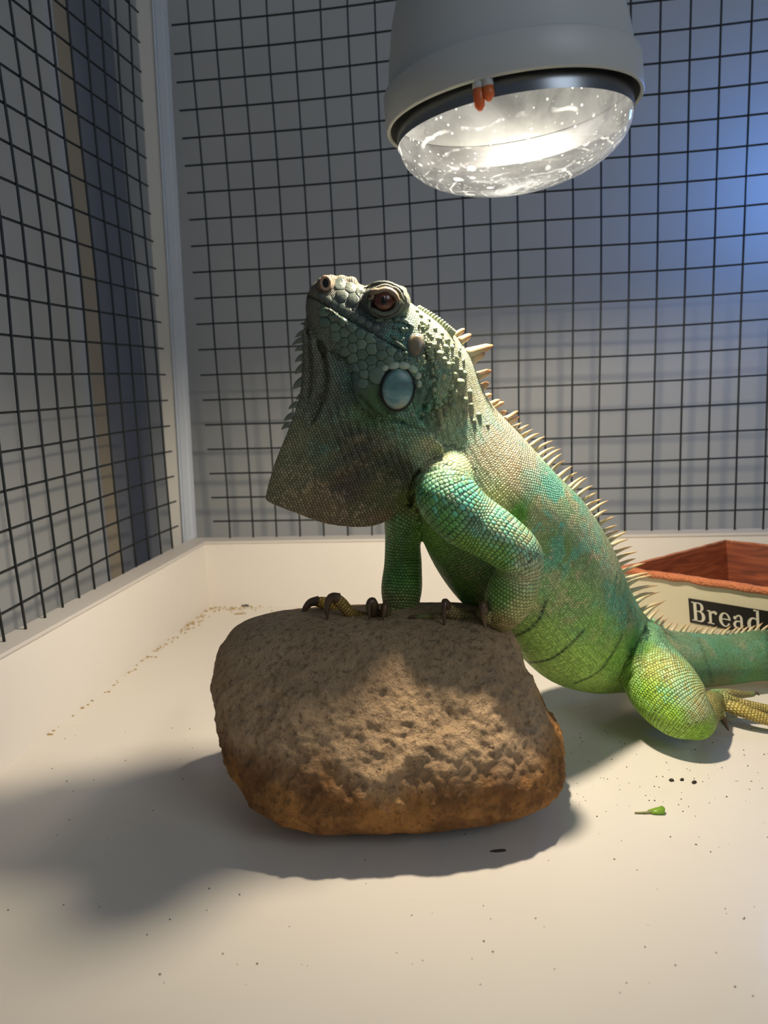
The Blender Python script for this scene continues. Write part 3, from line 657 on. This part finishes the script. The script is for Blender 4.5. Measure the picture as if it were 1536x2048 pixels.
# ---- eye
def disc_on(name, px, py, rx, ry, lift, dome, mat, par, rot=0.0, n=28, rings=5, centre=None, normal=None, sink=.0):
    """domed oval plate lying on the skin"""
    if centre is None: centre, normal = hit(px, py)
    nrm = normal.normalized(); xa = _r - nrm*_r.dot(nrm); xa.normalize(); ya = nrm.cross(xa); ya = ya if ya.dot(_u) > 0 else -ya
    if ya.dot(_u) < 0: ya = -ya
    c, s = math.cos(rot), math.sin(rot); RX = PXR(rx, centre); RY = PXR(ry, centre); V = []; F = []
    def pt(q, a, h): 
        x, y = RX*q*math.cos(a), RY*q*math.sin(a); return centre + xa*(x*c-y*s) + ya*(x*s+y*c) + nrm*h
    V.append(centre + nrm*(lift+dome))
    prof = [(i/rings, lift + dome*(1-(i/rings)**2.4)) for i in range(1, rings+1)] + [(1.0, -sink-.0012)]
    for q, h in prof:
        for k in range(n): V.append(pt(q, 2*math.pi*k/n, h))
    for k in range(n): F.append((0, 1+k, 1+(k+1) % n))
    for i in range(len(prof)-1):
        for k in range(n): F.append((1+i*n+k, 1+(i+1)*n+k, 1+(i+1)*n+(k+1) % n, 1+i*n+(k+1) % n))
    o = mesh_obj(name, V, F, mat, None)
    return attach(o, par)
ec, en = hit(768, 602); en = (en*.4 + (CAM-ec).normalized()*.6).normalized()
EYE = disc_on('eye', 768, 602, 24, 21, -.0006, .0058, MT['eyeball'], IG, centre=ec, normal=en, rings=8)
IR = disc_on('iris', 0, 0, 18.5, 18, .0034, .0024, MT['iris'], EYE, centre=ec, normal=en)
disc_on('iris_rim', 0, 0, 8, 11.5, .0050, .0010, MT['eye_rim'], EYE, centre=ec, normal=en)
disc_on('pupil', 0, 0, 5.5, 9, .0056, .0008, MT['pupil'], EYE, centre=ec, normal=en)
def strip_on(name, pts, r, lift, mat, par=IG, m=6, n=8, taper=True, bvh=None):
    path = []; rr = []; R = catmull(pts, m)
    for i, (x, y) in enumerate(R):
        l, nn = hit(x, y)
        if l is None: continue
        path.append(l + nn*lift); f = 1.0 if not taper else max(.25, math.sin(math.pi*(i+.5)/len(R))**.5); rr.append(PXR(r, l)*f)
    return attach(tube(name, path, rr, mat, None, n), par)
strip_on('eyelid', [(740, 600), (752, 589), (768, 584), (786, 590), (796, 604)], 7.5, .0030, MT['lid_tan'])
strip_on('eyelid', [(740, 602), (750, 617), (768, 624), (786, 619), (797, 604)], 5.0, .0026, MT['lid'])
strip_on('eyelid_fold', [(733, 601), (745, 582), (768, 574), (792, 581), (806, 604)], 4.2, .0012, MT['lid'])
strip_on('eyelid_fold', [(735, 606), (747, 626), (768, 633), (790, 627), (806, 606)], 3.6, .0008, MT['lid'])
strip_on('brow_ridge', [(728, 577), (750, 569), (775, 568), (796, 576), (806, 585)], 4.2, .0006, MT['lid'])
# ---- nostril
nc, nn = hit(651, 566); nn = (nn*.5 + (CAM-nc).normalized()*.5).normalized()
V = []; F = []; k1, k2 = 24, 8; xa = (_r-nn*_r.dot(nn)).normalized(); ya = nn.cross(xa)
for i in range(k1):
    a = 2*math.pi*i/k1; dv = xa*math.cos(a)*PXR(9, nc)+ya*math.sin(a)*PXR(12, nc); dn = dv.normalized()
    for j in range(k2):
        b = 2*math.pi*j/k2; V.append(nc + dv + (dn*math.cos(b)+nn*math.sin(b))*PXR(3.2, nc)+nn*.0001)
for i in range(k1):
    for j in range(k2): F.append((i*k2+j, ((i+1) % k1)*k2+j, ((i+1) % k1)*k2+(j+1) % k2, i*k2+(j+1) % k2))
NO = attach(mesh_obj('nostril', V, F, MT['nostril'], None)); disc_on('nostril_hole', 0, 0, 8, 11, .0002, .0002, MT['pupil'], NO, centre=nc, normal=nn)
strip_on('mouth_line', [(611, 592), (634, 601), (668, 621), (702, 642), (748, 668), (800, 699), (808, 706)], 1.7, .0001, MT['mouth'])
# ---- ear shield and eardrum
SH = disc_on('ear_shield_border', 795, 778, 36, 45, .0010, .0004, MT['black_skin'], IG, rot=-.10, sink=.003)
disc_on('ear_shield', 795, 778, 30.5, 39.5, .0016, .0026, MT['shield'], IG, rot=-.10, sink=.003, n=40)
disc_on('eardrum_border', 832, 690, 18, 24, .0006, .0006, MT['lid'], IG, rot=-.05, sink=.002); disc_on('eardrum', 832, 690, 13.5, 19.5, .0012, .0006, MT['tympanum'], IG, rot=-.05)

# ---- cheek and snout plates: cells between seed points, laid on the skin
def clip(poly, a, b, w):
    """keep the side of the bisector nearer to a"""
    m = ((a[0]+b[0])/2, (a[1]+b[1])/2); d = (b[0]-a[0], b[1]-a[1]); f = lambda p: (p[0]-m[0])*d[0]+(p[1]-m[1])*d[1]
    out = []
    for i in range(len(poly)):
        p, q = poly[i], poly[(i+1) % len(poly)]; fp, fq = f(p), f(q)
        if fp <= 0: out.append(p)
        if (fp < 0 < fq) or (fq < 0 < fp): t = fp/(fp-fq); out.append((p[0]+(q[0]-p[0])*t, p[1]+(q[1]-p[1])*t))
    return out
def inside(p, poly):
    r = False; j = len(poly)-1
    for i in range(len(poly)):
        a, b = poly[i], poly[j]
        if (a[1] > p[1]) != (b[1] > p[1]) and p[0] < (b[0]-a[0])*(p[1]-a[1])/(b[1]-a[1])+a[0]: r = not r
        j = i
    return r
def plates(region, spacing, angle, mat, lift, gap, jitter=.18, name='scale', grow=None, dome=.0006, skip=()):
    xs = [p[0] for p in region]; ys = [p[1] for p in region]; cx, cy = sum(xs)/len(xs), sum(ys)/len(ys); ca, sa_ = math.cos(angle), math.sin(angle); seeds = []
    rg = random.Random(int(spacing*100)+int(cx))
    for i in range(-14, 15):
        for j in range(-14, 15):
            a = (i+.5*(j % 2))*spacing*1.15; b = j*spacing*.9
            x = cx+a*ca-b*sa_+rg.uniform(-1, 1)*jitter*spacing; y = cy+a*sa_+b*ca+rg.uniform(-1, 1)*jitter*spacing; seeds.append((x, y))
    made = 0
    for s in seeds:
        if not inside(s, region) or any((s[0]-q[0])**2/q[2]**2+(s[1]-q[1])**2/q[3]**2 < 1 for q in skip): continue
        poly = [(s[0]+spacing*1.2*math.cos(t*math.pi/4), s[1]+spacing*1.2*math.sin(t*math.pi/4)) for t in range(8)]
        for o in seeds:
            if o is not s and (o[0]-s[0])**2+(o[1]-s[1])**2 < (spacing*2.8)**2: poly = clip(poly, s, o, 0)
        if len(poly) < 3: continue
        g = gap; sh = []
        mx = sum(p[0] for p in poly)/len(poly); my = sum(p[1] for p in poly)/len(poly)
        ctr, cn = hit(mx, my)
        if ctr is None: continue
        rings = []
        for f, h in ((1.0, -.0010), (.98, lift*.55), (.82, lift), (.45, lift+dome)):
            ring_ = []
            for p in poly:
                l_ = math.hypot(p[0]-mx, p[1]-my); q = max(0, (l_-g)/l_) if l_ > 0 else 0
                loc, n_ = hit(mx+(p[0]-mx)*q*f, my+(p[1]-my)*q*f)
                if loc is None or (loc-ctr).length > .012: loc, n_ = ctr, cn
                ring_.append(loc+n_*h)
            rings.append(ring_)
        V = [v for r in rings for v in r]; k = len(poly); F = []
        for i in range(3):
            for j in range(k): F.append((i*k+j, i*k+(j+1) % k, (i+1)*k+(j+1) % k, (i+1)*k+j))
        ci = len(V); V.append(ctr+cn*(lift+dome*1.2))
        for j in range(k): F.append((3*k+j, 3*k+(j+1) % k, ci))
        bmx = bmesh.new(); vv = [bmx.verts.new(v) for v in V]
        for f in F:
            try: bmx.faces.new([vv[i] for i in f])
            except ValueError: pass
        bmesh.ops.recalc_face_normals(bmx, faces=bmx.faces)
        attach(bm_obj(name, bmx, mat, None)); made += 1
    return made
EXC = [(795, 778, 40, 49), (832, 690, 19, 25), (768, 602, 44, 40)]
plates([(634, 612), (700, 650), (748, 675), (812, 712), (806, 730), (768, 736), (748, 748), (738, 770), (722, 772), (700, 735), (676, 695), (650, 660)], 19, .55, MT['plate'], .0006, .6, dome=.0003, skip=EXC)
plates([(618, 590), (640, 596), (702, 632), (760, 664), (764, 652), (706, 616), (650, 588), (622, 582)], 14, .52, MT['plate_dark'], .0004, .45, jitter=.1, dome=.0002, skip=EXC)
plates([(668, 566), (720, 572), (732, 590), (728, 612), (748, 640), (700, 612), (664, 590)], 21, .3, MT['plate_dark'], .0004, .45, dome=.0003, skip=EXC)
disc_on('scale', 754, 751, 17, 17, .0008, .0010, MT['plate'], IG, rot=.5)
for x, y, a, b, r in ((788, 732, 13, 8, .3), (808, 731, 13, 8, -.1), (826, 738, 11, 8, -.5), (836, 752, 7, 8, -.6), (770, 737, 9, 7, .4), (838, 768, 6, 8, 0), (760, 640, 9, 4, 0), (778, 641, 8, 4.5, 0), (794, 639, 8, 5, .1), (810, 643, 10, 5, -.4), (820, 652, 8, 5, -.6), (790, 655, 6, 4, 0), (804, 660, 7, 5, 0), (800, 690, 18, 4, -.62), (790, 676, 12, 4, -.6)):
    disc_on('scale', x, y, a, b, .0006, .0018, MT['plate_pale'] if y > 725 or r == -.4 else MT['plate'], IG, rot=r, n=14, rings=3)
rg = random.Random(5)     # small round scales of the temple
for i in range(60):
    x, y = rg.uniform(800, 862), rg.uniform(640, 728)
    if (x-832)**2/19**2+(y-690)**2/25**2 < 1 or (x-795)**2/38**2+(y-778)**2/48**2 < 1 or y < 600+(x-780)*.4: continue
    disc_on('scale', x, y, rg.uniform(3.2, 5.2), rg.uniform(2.8, 4.5), .0004, .0011, MT['tub'] if x > 826 else MT['plate'], IG, n=8, rings=2)
TUB = [(878, 708, 9), (888, 720, 9), (896, 730, 9), (909, 749, 8), (922, 741, 7), (929, 747, 7), (888, 753, 8), (872, 733, 6), (921, 765, 11), (902, 774, 9), (909, 785, 9), (882, 789, 7), (890, 800, 7), (929, 800, 9), (940, 784, 7), (906, 812, 9), (942, 810, 7), (930, 826, 6), (958, 830, 7), (892, 828, 7), (948, 842, 6), (868, 780, 7), (872, 815, 6), (865, 829, 6), (846, 829, 5), (839, 827, 5), (825, 830, 5),
    (892, 695, 8), (876, 678, 7), (871, 657, 6), (904, 695, 7), (860, 670, 6), (884, 668, 6), (896, 680, 7), (866, 690, 6), (912, 715, 6), (858, 715, 5), (906, 728, 6), (975, 850, 5), (916, 850, 5), (866, 745, 5), (868, 760, 5), (848, 648, 6), (858, 640, 5), (842, 632, 6), (834, 622, 6)]
for x, y, r in TUB:
    if hit(x, y)[0] is not None: disc_on('tubercle', x, y, r, r*.95, -.0003, PXR(r, hit(x, y)[0])*.85, MT['tub'], IG, n=12, rings=4)
for i in range(70):       # fine grains of nape and temple
    x, y = rg.uniform(846, 930), rg.uniform(640, 760)
    if y < 640+(x-846)*.75 or hit(x, y)[0] is None: continue
    disc_on('tubercle', x, y, rg.uniform(2.6, 4.6), rg.uniform(2.6, 4), -.0001, .0013, MT['tub'], IG, n=7, rings=2)

# ------------------------------------------------------------------ heat lamp
LC = PY(1024, 238, .588); LAMP = empty('heat_lamp', LC)
tilt = Matrix.Rotation(math.radians(-4.0), 4, 'Y')
LAMP.rotation_euler = tilt.to_euler(); LAMP.scale = (.84,)*3
R_ = .1075
lathe('shade', [(R_-.0035, .001), (R_-.0015, -.001), (R_, .001), (R_-.0003, .027), (R_-.0008, .0282), (R_-.0042, .0288), (R_-.0047, .030), (R_-.008, .055), (.0935, .085), (.082, .118), (.064, .145), (.045, .163), (.036, .170), (.034, .200), (.030, .206), (.0, .206)], MT['shade'], LAMP, 96)
lathe('shade_lining', [(R_-.0035, .001), (R_-.005, .025), (.095, .06), (.085, .10), (.06, .14), (.03, .155), (0, .156)], MT['shade'], LAMP, 96)
def lens_material():
    n = NT('lamp_lens'); co = n.coord(); s = n.node('ShaderNodeSeparateXYZ'); n.l.new(co, s.inputs[0])
    v = n.node('ShaderNodeTexVoronoi'); n.l.new(co, v.inputs['Vector']); v.inputs['Scale'].default_value = 170; v.inputs['Randomness'].default_value = 1
    sp = n.step(v.outputs['Distance'], .22, .10)
    sel = n.step(n.noise(co, 40, 2), .36, .52)
    v2 = n.node('ShaderNodeTexVoronoi'); n.l.new(co, v2.inputs['Vector']); v2.inputs['Scale'].default_value = 42
    dots = n.math('MULTIPLY', n.step(v2.outputs['Distance'], .22, .15), n.step(n.noise(co, 23, 2), .47, .53))
    rad = n.math('SQRT', n.math('ADD', n.math('POWER', s.outputs[0], 2), n.math('POWER', s.outputs[1], 2)))
    wv = n.math('SINE', n.math('ADD', n.math('MULTIPLY', rad, 520), n.math('MULTIPLY', n.noise(co, 26, 3), 7)))
    rings = n.math('MULTIPLY', n.step(wv, .80, .99), n.step(n.noise(co, 34, 3), .48, .62))
    core = n.step(rad, .040, .006)
    veil = n.noise(co, 24, 5, .6, .9)
    e = n.math('ADD', n.math('MULTIPLY', n.math('MULTIPLY', sp, sel), 1.6), n.math('MULTIPLY', dots, 1.5))
    e = n.math('ADD', e, n.math('MULTIPLY', rings, .9)); e = n.math('ADD', e, n.math('MULTIPLY', core, n.math('MULTIPLY_ADD', n.step(veil, .4, .6), .9, .15)))
    e = n.math('ADD', e, n.math('MULTIPLY_ADD', n.step(veil, .25, .75), .34, .14))
    em = n.node('ShaderNodeEmission'); em.inputs[0].default_value = (1, .95, .82, 1); e = n.math('MULTIPLY', e, 1.9); n.l.new(e, em.inputs[1])
    tr = n.node('ShaderNodeBsdfTransparent'); gl = n.node('ShaderNodeBsdfGlossy'); gl.inputs['Roughness'].default_value = .06
    fr_ = n.node('ShaderNodeFresnel'); fr_.inputs[0].default_value = 1.45
    m1 = n.node('ShaderNodeMixShader'); m1.inputs[0].default_value = .5; n.l.new(tr.outputs[0], m1.inputs[1]); n.l.new(em.outputs[0], m1.inputs[2])
    m2 = n.node('ShaderNodeMixShader'); ge = n.node('ShaderNodeNewGeometry'); n.l.new(n.math('MULTIPLY', fr_.outputs[0], n.math('SUBTRACT', 1.0, ge.outputs['Backfacing'])), m2.inputs[0]); n.l.new(m1.outputs[0], m2.inputs[1]); n.l.new(gl.outputs[0], m2.inputs[2])
    n.l.new(m2.outputs[0], n.out.inputs[0]); return n.m
MT['lens'] = lens_material(); RL = .0985
lathe('glass_lens', ([(RL, -.0110)] + [(RL*math.cos(t), -.0110-.0470*math.sin(t)) for t in np.linspace(.06, math.pi/2-.001, 22)])[::-1], MT['lens'], LAMP, 96)
n = NT('bulb_mirror'); n.P(Base_Color=(.22, .23, .25), Metallic=1.0, Roughness=.3); MT['mirror'] = n.m
lathe('bulb_band', [(RL+.0006, -.0120), (RL+.0008, .006), (RL-.001, .010)], MT['mirror'], LAMP, 96)
n = NT('reflector_matt'); n.P(Base_Color=(.16, .17, .18), Metallic=1.0, Roughness=.5); MT['reflector'] = n.m
lathe('reflector', [(RL-.002, .008), (.085, .040), (.06, .068), (.03, .082), (0, .084)], MT['reflector'], LAMP, 64)
n = NT('burner_glow'); em = n.node('ShaderNodeEmission'); em.inputs[0].default_value = (1, .93, .78, 1); em.inputs[1].default_value = 4; n.l.new(em.outputs[0], n.out.inputs[0]); MT['burner'] = n.m
lathe('burner', [(0, .034), (.010, .037), (.012, .050), (.008, .066), (0, .070)], MT['burner'], LAMP, 24)
n = NT('clip_orange'); n.P(Base_Color=srgb((206, 108, 54)), Roughness=.35); n.b.inputs['Subsurface Weight'].default_value = .6; n.b.inputs['Subsurface Radius'].default_value = (.01, .004, .001); n.b.inputs['Subsurface Scale'].default_value = 1; MT['clip'] = n.m
cq = PY(961, 185, LC.y-.085); ca_ = math.atan2(cq.y-LC.y, cq.x-LC.x)
for da, ln in ((-.035, .020), (.035, .015)):
    x, y = (R_-.005)*math.cos(ca_+da), (R_-.005)*math.sin(ca_+da)
    c0 = mesh_obj('clip', *tube_data([(x, y, .006), (x, y, .0), (x, y, -.005)], [.0032, .0042, .0042], 12), MT['shade']); c0.parent = LAMP
    c1 = mesh_obj('clip_tip', *tube_data([(x, y, -.004), (x, y, -.010), (x, y, -ln+.003), (x, y, -ln)], [.0041, .0043, .0038, .0015], 12), MT['clip']); c1.parent = c0
cord = tube('cord', [Vector((0, 0, .20)), Vector((.01, 0, .5)), Vector((.078, 0, 1.12))], .004, MT['cord'], None); cord.parent = LAMP
tag(LAMP, 'white domed heat lamp with a speckled glowing glass lens above the iguana', 'lamp')
lp = LC + (tilt.to_3x3() @ Vector((-.030, -.018, .012)))
sp = add_light('heat_lamp_light', 'SPOT', lp, 30, (1.0, .87, .68), aim=lp + Vector((.0, .42, -1)), spot_size=math.radians(170), spot_blend=1.0, shadow_soft_size=.013)

# ------------------------------------------------------------------ bread bin
ZB = .087
FL = PZ(1236, 1140, ZB); q = PZ(1536, 1184, ZB); dF = (q-FL).normalized(); BL = PZ(1450, 1084, ZB); FR = FL + dF*.20; BR = FR + (BL-FL)
BIN = empty('bread_bin', (FL+BR)/2 - Vector((0, 0, ZB)))
top = [FL, FR, BR, BL]; ctr = sum(top, Vector())/4; bot = [Vector((ctr.x+(p.x-ctr.x)*.82, ctr.y+(p.y-ctr.y)*.82, .0)) for p in top]
def inset(P_, d): return [Vector((ctr.x+(p.x-ctr.x)*(1-d), ctr.y+(p.y-ctr.y)*(1-d), p.z)) for p in P_]
bmx = bmesh.new(); o_t = [bmx.verts.new(p) for p in top]; o_b = [bmx.verts.new(p) for p in bot]
for i in range(4): bmx.faces.new((o_b[i], o_b[(i+1) % 4], o_t[(i+1) % 4], o_t[i]))
bmx.faces.new(o_b[::-1]); ed = [e for e in bmx.edges if abs((e.verts[0].co-e.verts[1].co).normalized().z) > .5]
bmesh.ops.bevel(bmx, geom=ed, offset=.002, segments=4, affect='EDGES'); bmesh.ops.recalc_face_normals(bmx, faces=bmx.faces)
bm_obj('body', bmx, MT['cream'], BIN, smooth=False)
it = inset(top, .035); ib = [p + Vector((0, 0, .006)) for p in inset(bot, .05)]
bmx = bmesh.new(); o_t = [bmx.verts.new(p + Vector((0, 0, .001))) for p in it]; o_b = [bmx.verts.new(p) for p in ib]
for i in range(4): bmx.faces.new((o_t[i], o_t[(i+1) % 4], o_b[(i+1) % 4], o_b[i]))
bmx.faces.new(o_b); bm_obj('wood_lining', bmx, MT['wood'], BIN, smooth=False)
for i in range(4):
    a, b = top[i], top[(i+1) % 4]; path = [a.lerp(b, t) + Vector((0, 0, .001+.0014*noise.noise(Vector((t*9, i*7, 0))))) for t in np.linspace(0, 1, 30)]
    thick = .0042 if i == 0 else .0018
    tube('rim', path, [thick*(1+.25*noise.noise(Vector((t*14, i*3, 5)))) for t in np.linspace(0, 1, 30)], MT['rim'], BIN, 10)
fn = (top[1]-top[0]).cross(bot[0]-top[0]).normalized(); fn = fn if fn.dot(CAM-FL) > 0 else -fn
xl = dF; yl = fn.cross(xl); yl = yl if yl.z > 0 else -yl
LTL = PPL(1377, 1196, FL, fn); LBL = PPL(1375, 1243, FL, fn); lh = (LTL-LBL).dot(yl); lw = lh*4.4; LO = LTL - yl*lh
def flat_on(name, polys, mat, lift, parent, th=.0006):
    bm = bmesh.new()
    for poly in polys:
        f = bm.faces.new([bm.verts.new(LO + xl*(x*lh) + yl*(y*lh) + fn*lift) for x, y in poly])
    r = bmesh.ops.extrude_face_region(bm, geom=bm.faces[:]); bmesh.ops.translate(bm, verts=[v for v in r['geom'] if isinstance(v, bmesh.types.BMVert)], vec=fn*th)
    bmesh.ops.recalc_face_normals(bm, faces=bm.faces)
    return bm_obj(name, bm, mat, parent, smooth=False)
lab = flat_on('label_plate', [[(0, 0), (4.4, 0), (4.4, 1), (0, 1)]], MT['black'], .0002, BIN)
def rect(x0, y0, x1, y1): return [[(x0, y0), (x1, y0), (x1, y1), (x0, y1)]]
def arc(cx, cy, ro, so, ri, si, a0, a1, dx=0, n=18):
    """thick arc: outer radii ro, so; inner ri, si; inner centre shifted by dx"""
    out = []; A = [math.radians(a0+(a1-a0)*i/n) for i in range(n+1)]
    for i in range(n):
        o = lambda a: (cx+ro*math.cos(a), cy+so*math.sin(a)); q = lambda a: (cx+dx+ri*math.cos(a), cy+si*math.sin(a)); out.append([q(A[i]), o(A[i]), o(A[i+1]), q(A[i+1])])
    return out
ch = .78; y0 = .11
GLY = {
 'B': rect(.14, y0, .27, y0+ch) + rect(.06, y0, .40, y0+.04) + rect(.06, y0+ch-.04, .40, y0+ch) + rect(.27, y0+.40, .40, y0+.44)
      + arc(.38, y0+.595, .19, .185, .07, .145, -90, 90) + arc(.38, y0+.215, .24, .225, .10, .180, -90, 90),
 'r': rect(.09, y0, .20, y0+.54) + rect(.02, y0, .30, y0+.035) + rect(.02, y0+.50, .20, y0+.54) + arc(.31, y0+.36, .14, .185, .11, .10, 60, 180) + arc(.375, y0+.465, .06, .06, .001, .001, 0, 360),
 'e': arc(.28, y0+.27, .24, .285, .13, .245, 25, 330, .02) + arc(.28, y0+.27, .24, .285, .13, .245, -2, 28, .02) + rect(.10, y0+.275, .52, y0+.31),
 'a': rect(.34, y0+.03, .44, y0+.40) + arc(.29, y0+.40, .15, .155, .05, .115, 0, 150) + arc(.13, y0+.42, .065, .065, .001, .001, 0, 360) + arc(.24, y0+.155, .19, .17, .10, .125, 60, 330, .02) + arc(.47, y0+.06, .08, .065, .03, .03, 180, 300),
 'd': rect(.40, y0, .51, y0+.86) + rect(.30, y0+.82, .51, y0+.86) + rect(.40, y0, .59, y0+.035) + arc(.29, y0+.27, .25, .285, .13, .235, 60, 300, .015)}
x = .06
for chx, adv in (('B', .60), ('r', .40), ('e', .49), ('a', .50), ('d', .56)):
    flat_on('letter', [[(px_*.86+x, py_) for px_, py_ in pl] for pl in GLY[chx]], MT['letter'], .0009, lab if False else BIN, .0003); x += adv
tag(BIN, 'cream bread bin lined with red-brown wood, lettered Bread, behind the tail', 'bread bin')

# ------------------------------------------------------------------ scraps on the floor
def scrap(name, px, py, L, W, H, mat, ang, label=None, cat=None, group=None, seed=0):
    c = PZ(px, py); rg_ = random.Random(seed+px); V = []; F = []; n = 9
    prof = [(1.0, 0), (1.0, .5), (.6, 1.0)]
    rr = [rg_.uniform(.65, 1.15) for _ in range(n)]
    for q, h in prof:
        for k in range(n):
            a = 2*math.pi*k/n; x_, y_ = L*.5*q*rr[k]*math.cos(a), W*.5*q*rr[k]*math.sin(a)
            V.append(c + Vector((x_*math.cos(ang)-y_*math.sin(ang), x_*math.sin(ang)+y_*math.cos(ang), H*h)))
    for i in range(2):
        for k in range(n): F.append((i*n+k, i*n+(k+1) % n, (i+1)*n+(k+1) % n, (i+1)*n+k))
    F.append(tuple(range(n))[::-1]); F.append(tuple(2*n+k for k in range(n)))
    o = mesh_obj(name, V, F, mat, None); 
    if label: tag(o, label, cat, group)
    return o
LF = empty('leaf_scrap', PZ(1300, 1627)); lc = PZ(1300, 1627)
V = []; F = []
ol = [(-.001, .0015), (.002, .0026), (.006, .0030), (.0095, .0026), (.0105, 0), (.009, -.0026), (.005, -.0022), (.001, -.0016)]
for h in (.0005, .0016):
    for k, (x_, y_) in enumerate(ol): V.append(lc + Vector((x_, y_*1.2, h + (.002 if k in (3, 4) else 0))))
for k in range(8): F.append((k, (k+1) % 8, 8+(k+1) % 8, 8+k))
F.append(tuple(range(8))[::-1]); F.append(tuple(range(8, 16)))
mesh_obj('leaf_blade', V, F, MT['leaf'], LF); tube('stalk', [lc + Vector((.002, 0, .001)), lc + Vector((-.004, 0, .0009)), lc + Vector((-.0105, .0005, .0008))], [.0010, .0008, .0005], plain('stalk_pale', (150, 150, 96)), LF, 6)
tag(LF, 'small green leaf scrap with a stalk on the white floor', 'leaf')
scrap('twig_scrap', 998, 1703, .011, .0016, .0014, MT['crumb'], .05, 'dark thin twig scrap lying in the shade of the rock', 'scrap')
for i, (x_, y_, sz, lb) in enumerate(((1343, 1562, .0044, 'dark crumb at the rock end of the row of three near the hind leg'), (1364, 1561, .0032, 'smallest dark crumb, in the middle of the row of three near the hind leg'), (1388, 1566, .0048, 'largest dark crumb, at the end of the row of three away from the rock'))):
    scrap('dark_crumb', x_, y_, sz, sz*.6, .0018, MT['crumb'], .3*i, lb, 'crumb', 'three dark crumbs near the hind leg', i)
scrap('droppings_scrap', 492, 1212, .030, .006, .004, MT['crumb'], -.15, 'dark greenish scrap lying against the back board near the corner post', 'scrap')
scrap('droppings_scrap', 478, 1228, .018, .003, .0015, MT['crumb_tan'], .1, 'pale brown flat scrap in front of the dark one near the corner', 'scrap')
def crumbs(name, pts, mat, label, size):
    V = []; F = []
    for x_, y_ in pts:
        c = PZ(x_, y_); 
        s = size*random.uniform(.5, 1.5); a = random.uniform(0, 3.14); b = len(V); e = random.uniform(.4, 1)
        for h in (0, .6):
            for k in range(5):
                t = 2*math.pi*k/5; q = s*random.uniform(.7, 1.2); X, Y_ = q*math.cos(t), q*e*math.sin(t); V.append(c + Vector((X*math.cos(a)-Y_*math.sin(a), X*math.sin(a)+Y_*math.cos(a), h*s)))
        for k in range(5): F.append((b+k, b+(k+1) % 5, b+5+(k+1) % 5, b+5+k))
        F.append(tuple(b+5+k for k in range(5)))
    o = mesh_obj(name, V, F, mat, None); return tag(o, label, 'crumbs', kind='stuff')
rg = random.Random(11); pts = []
for i in range(120): pts.append((rg.uniform(1130, 1536), rg.gauss(1560, 60)))
for i in range(70): pts.append((rg.uniform(0, 1536), rg.uniform(1660, 2000)))
for i in range(25): pts.append((rg.uniform(60, 420), rg.uniform(1430, 1640)))
for i in range(10): pts.append((rg.uniform(1090, 1230), rg.uniform(1400, 1500)))
pts = [p for p in pts if 1395 < p[1] < 2040 and not (420 < p[0] < 1135 and p[1] < 1640)]
crumbs('floor_specks', pts, MT['crumb'], 'tiny dark specks of dirt strewn over the white floor', .00045)
pts = []
for i in range(130):
    t = abs(rg.gauss(0, .35)); s = A_C.lerp(A_L, min(t, .95)*.9); off = abs(rg.gauss(0, .010))*(1-min(t, .9)); pts.append(s + (-nl)*(off+.001) - nb*rg.uniform(0, .02)*0)
for i in range(60):
    t = abs(rg.gauss(0, .05)); pts.append(A_C + db*t - nb*(abs(rg.gauss(0, .012))+.001) + (-nl)*.002)
def crumbs3(name, P3, mat, label, size):
    V = []; F = []
    for c in P3:
        s = size*random.uniform(.5, 1.6); b = len(V); e = random.uniform(.4, 1)
        for h in (0, .6):
            for k in range(5): t = 2*math.pi*k/5; V.append(c + Vector((s*math.cos(t), s*e*math.sin(t), h*s)))
        for k in range(5): F.append((b+k, b+(k+1) % 5, b+5+(k+1) % 5, b+5+k))
        F.append(tuple(b+5+k for k in range(5)))
    return tag(mesh_obj(name, V, F, mat, None), label, 'crumbs', kind='stuff')
crumbs3('corner_crumbs', pts, MT['crumb_tan'], 'tan crumbs and dust gathered along the seam in the tray corner', .0011)
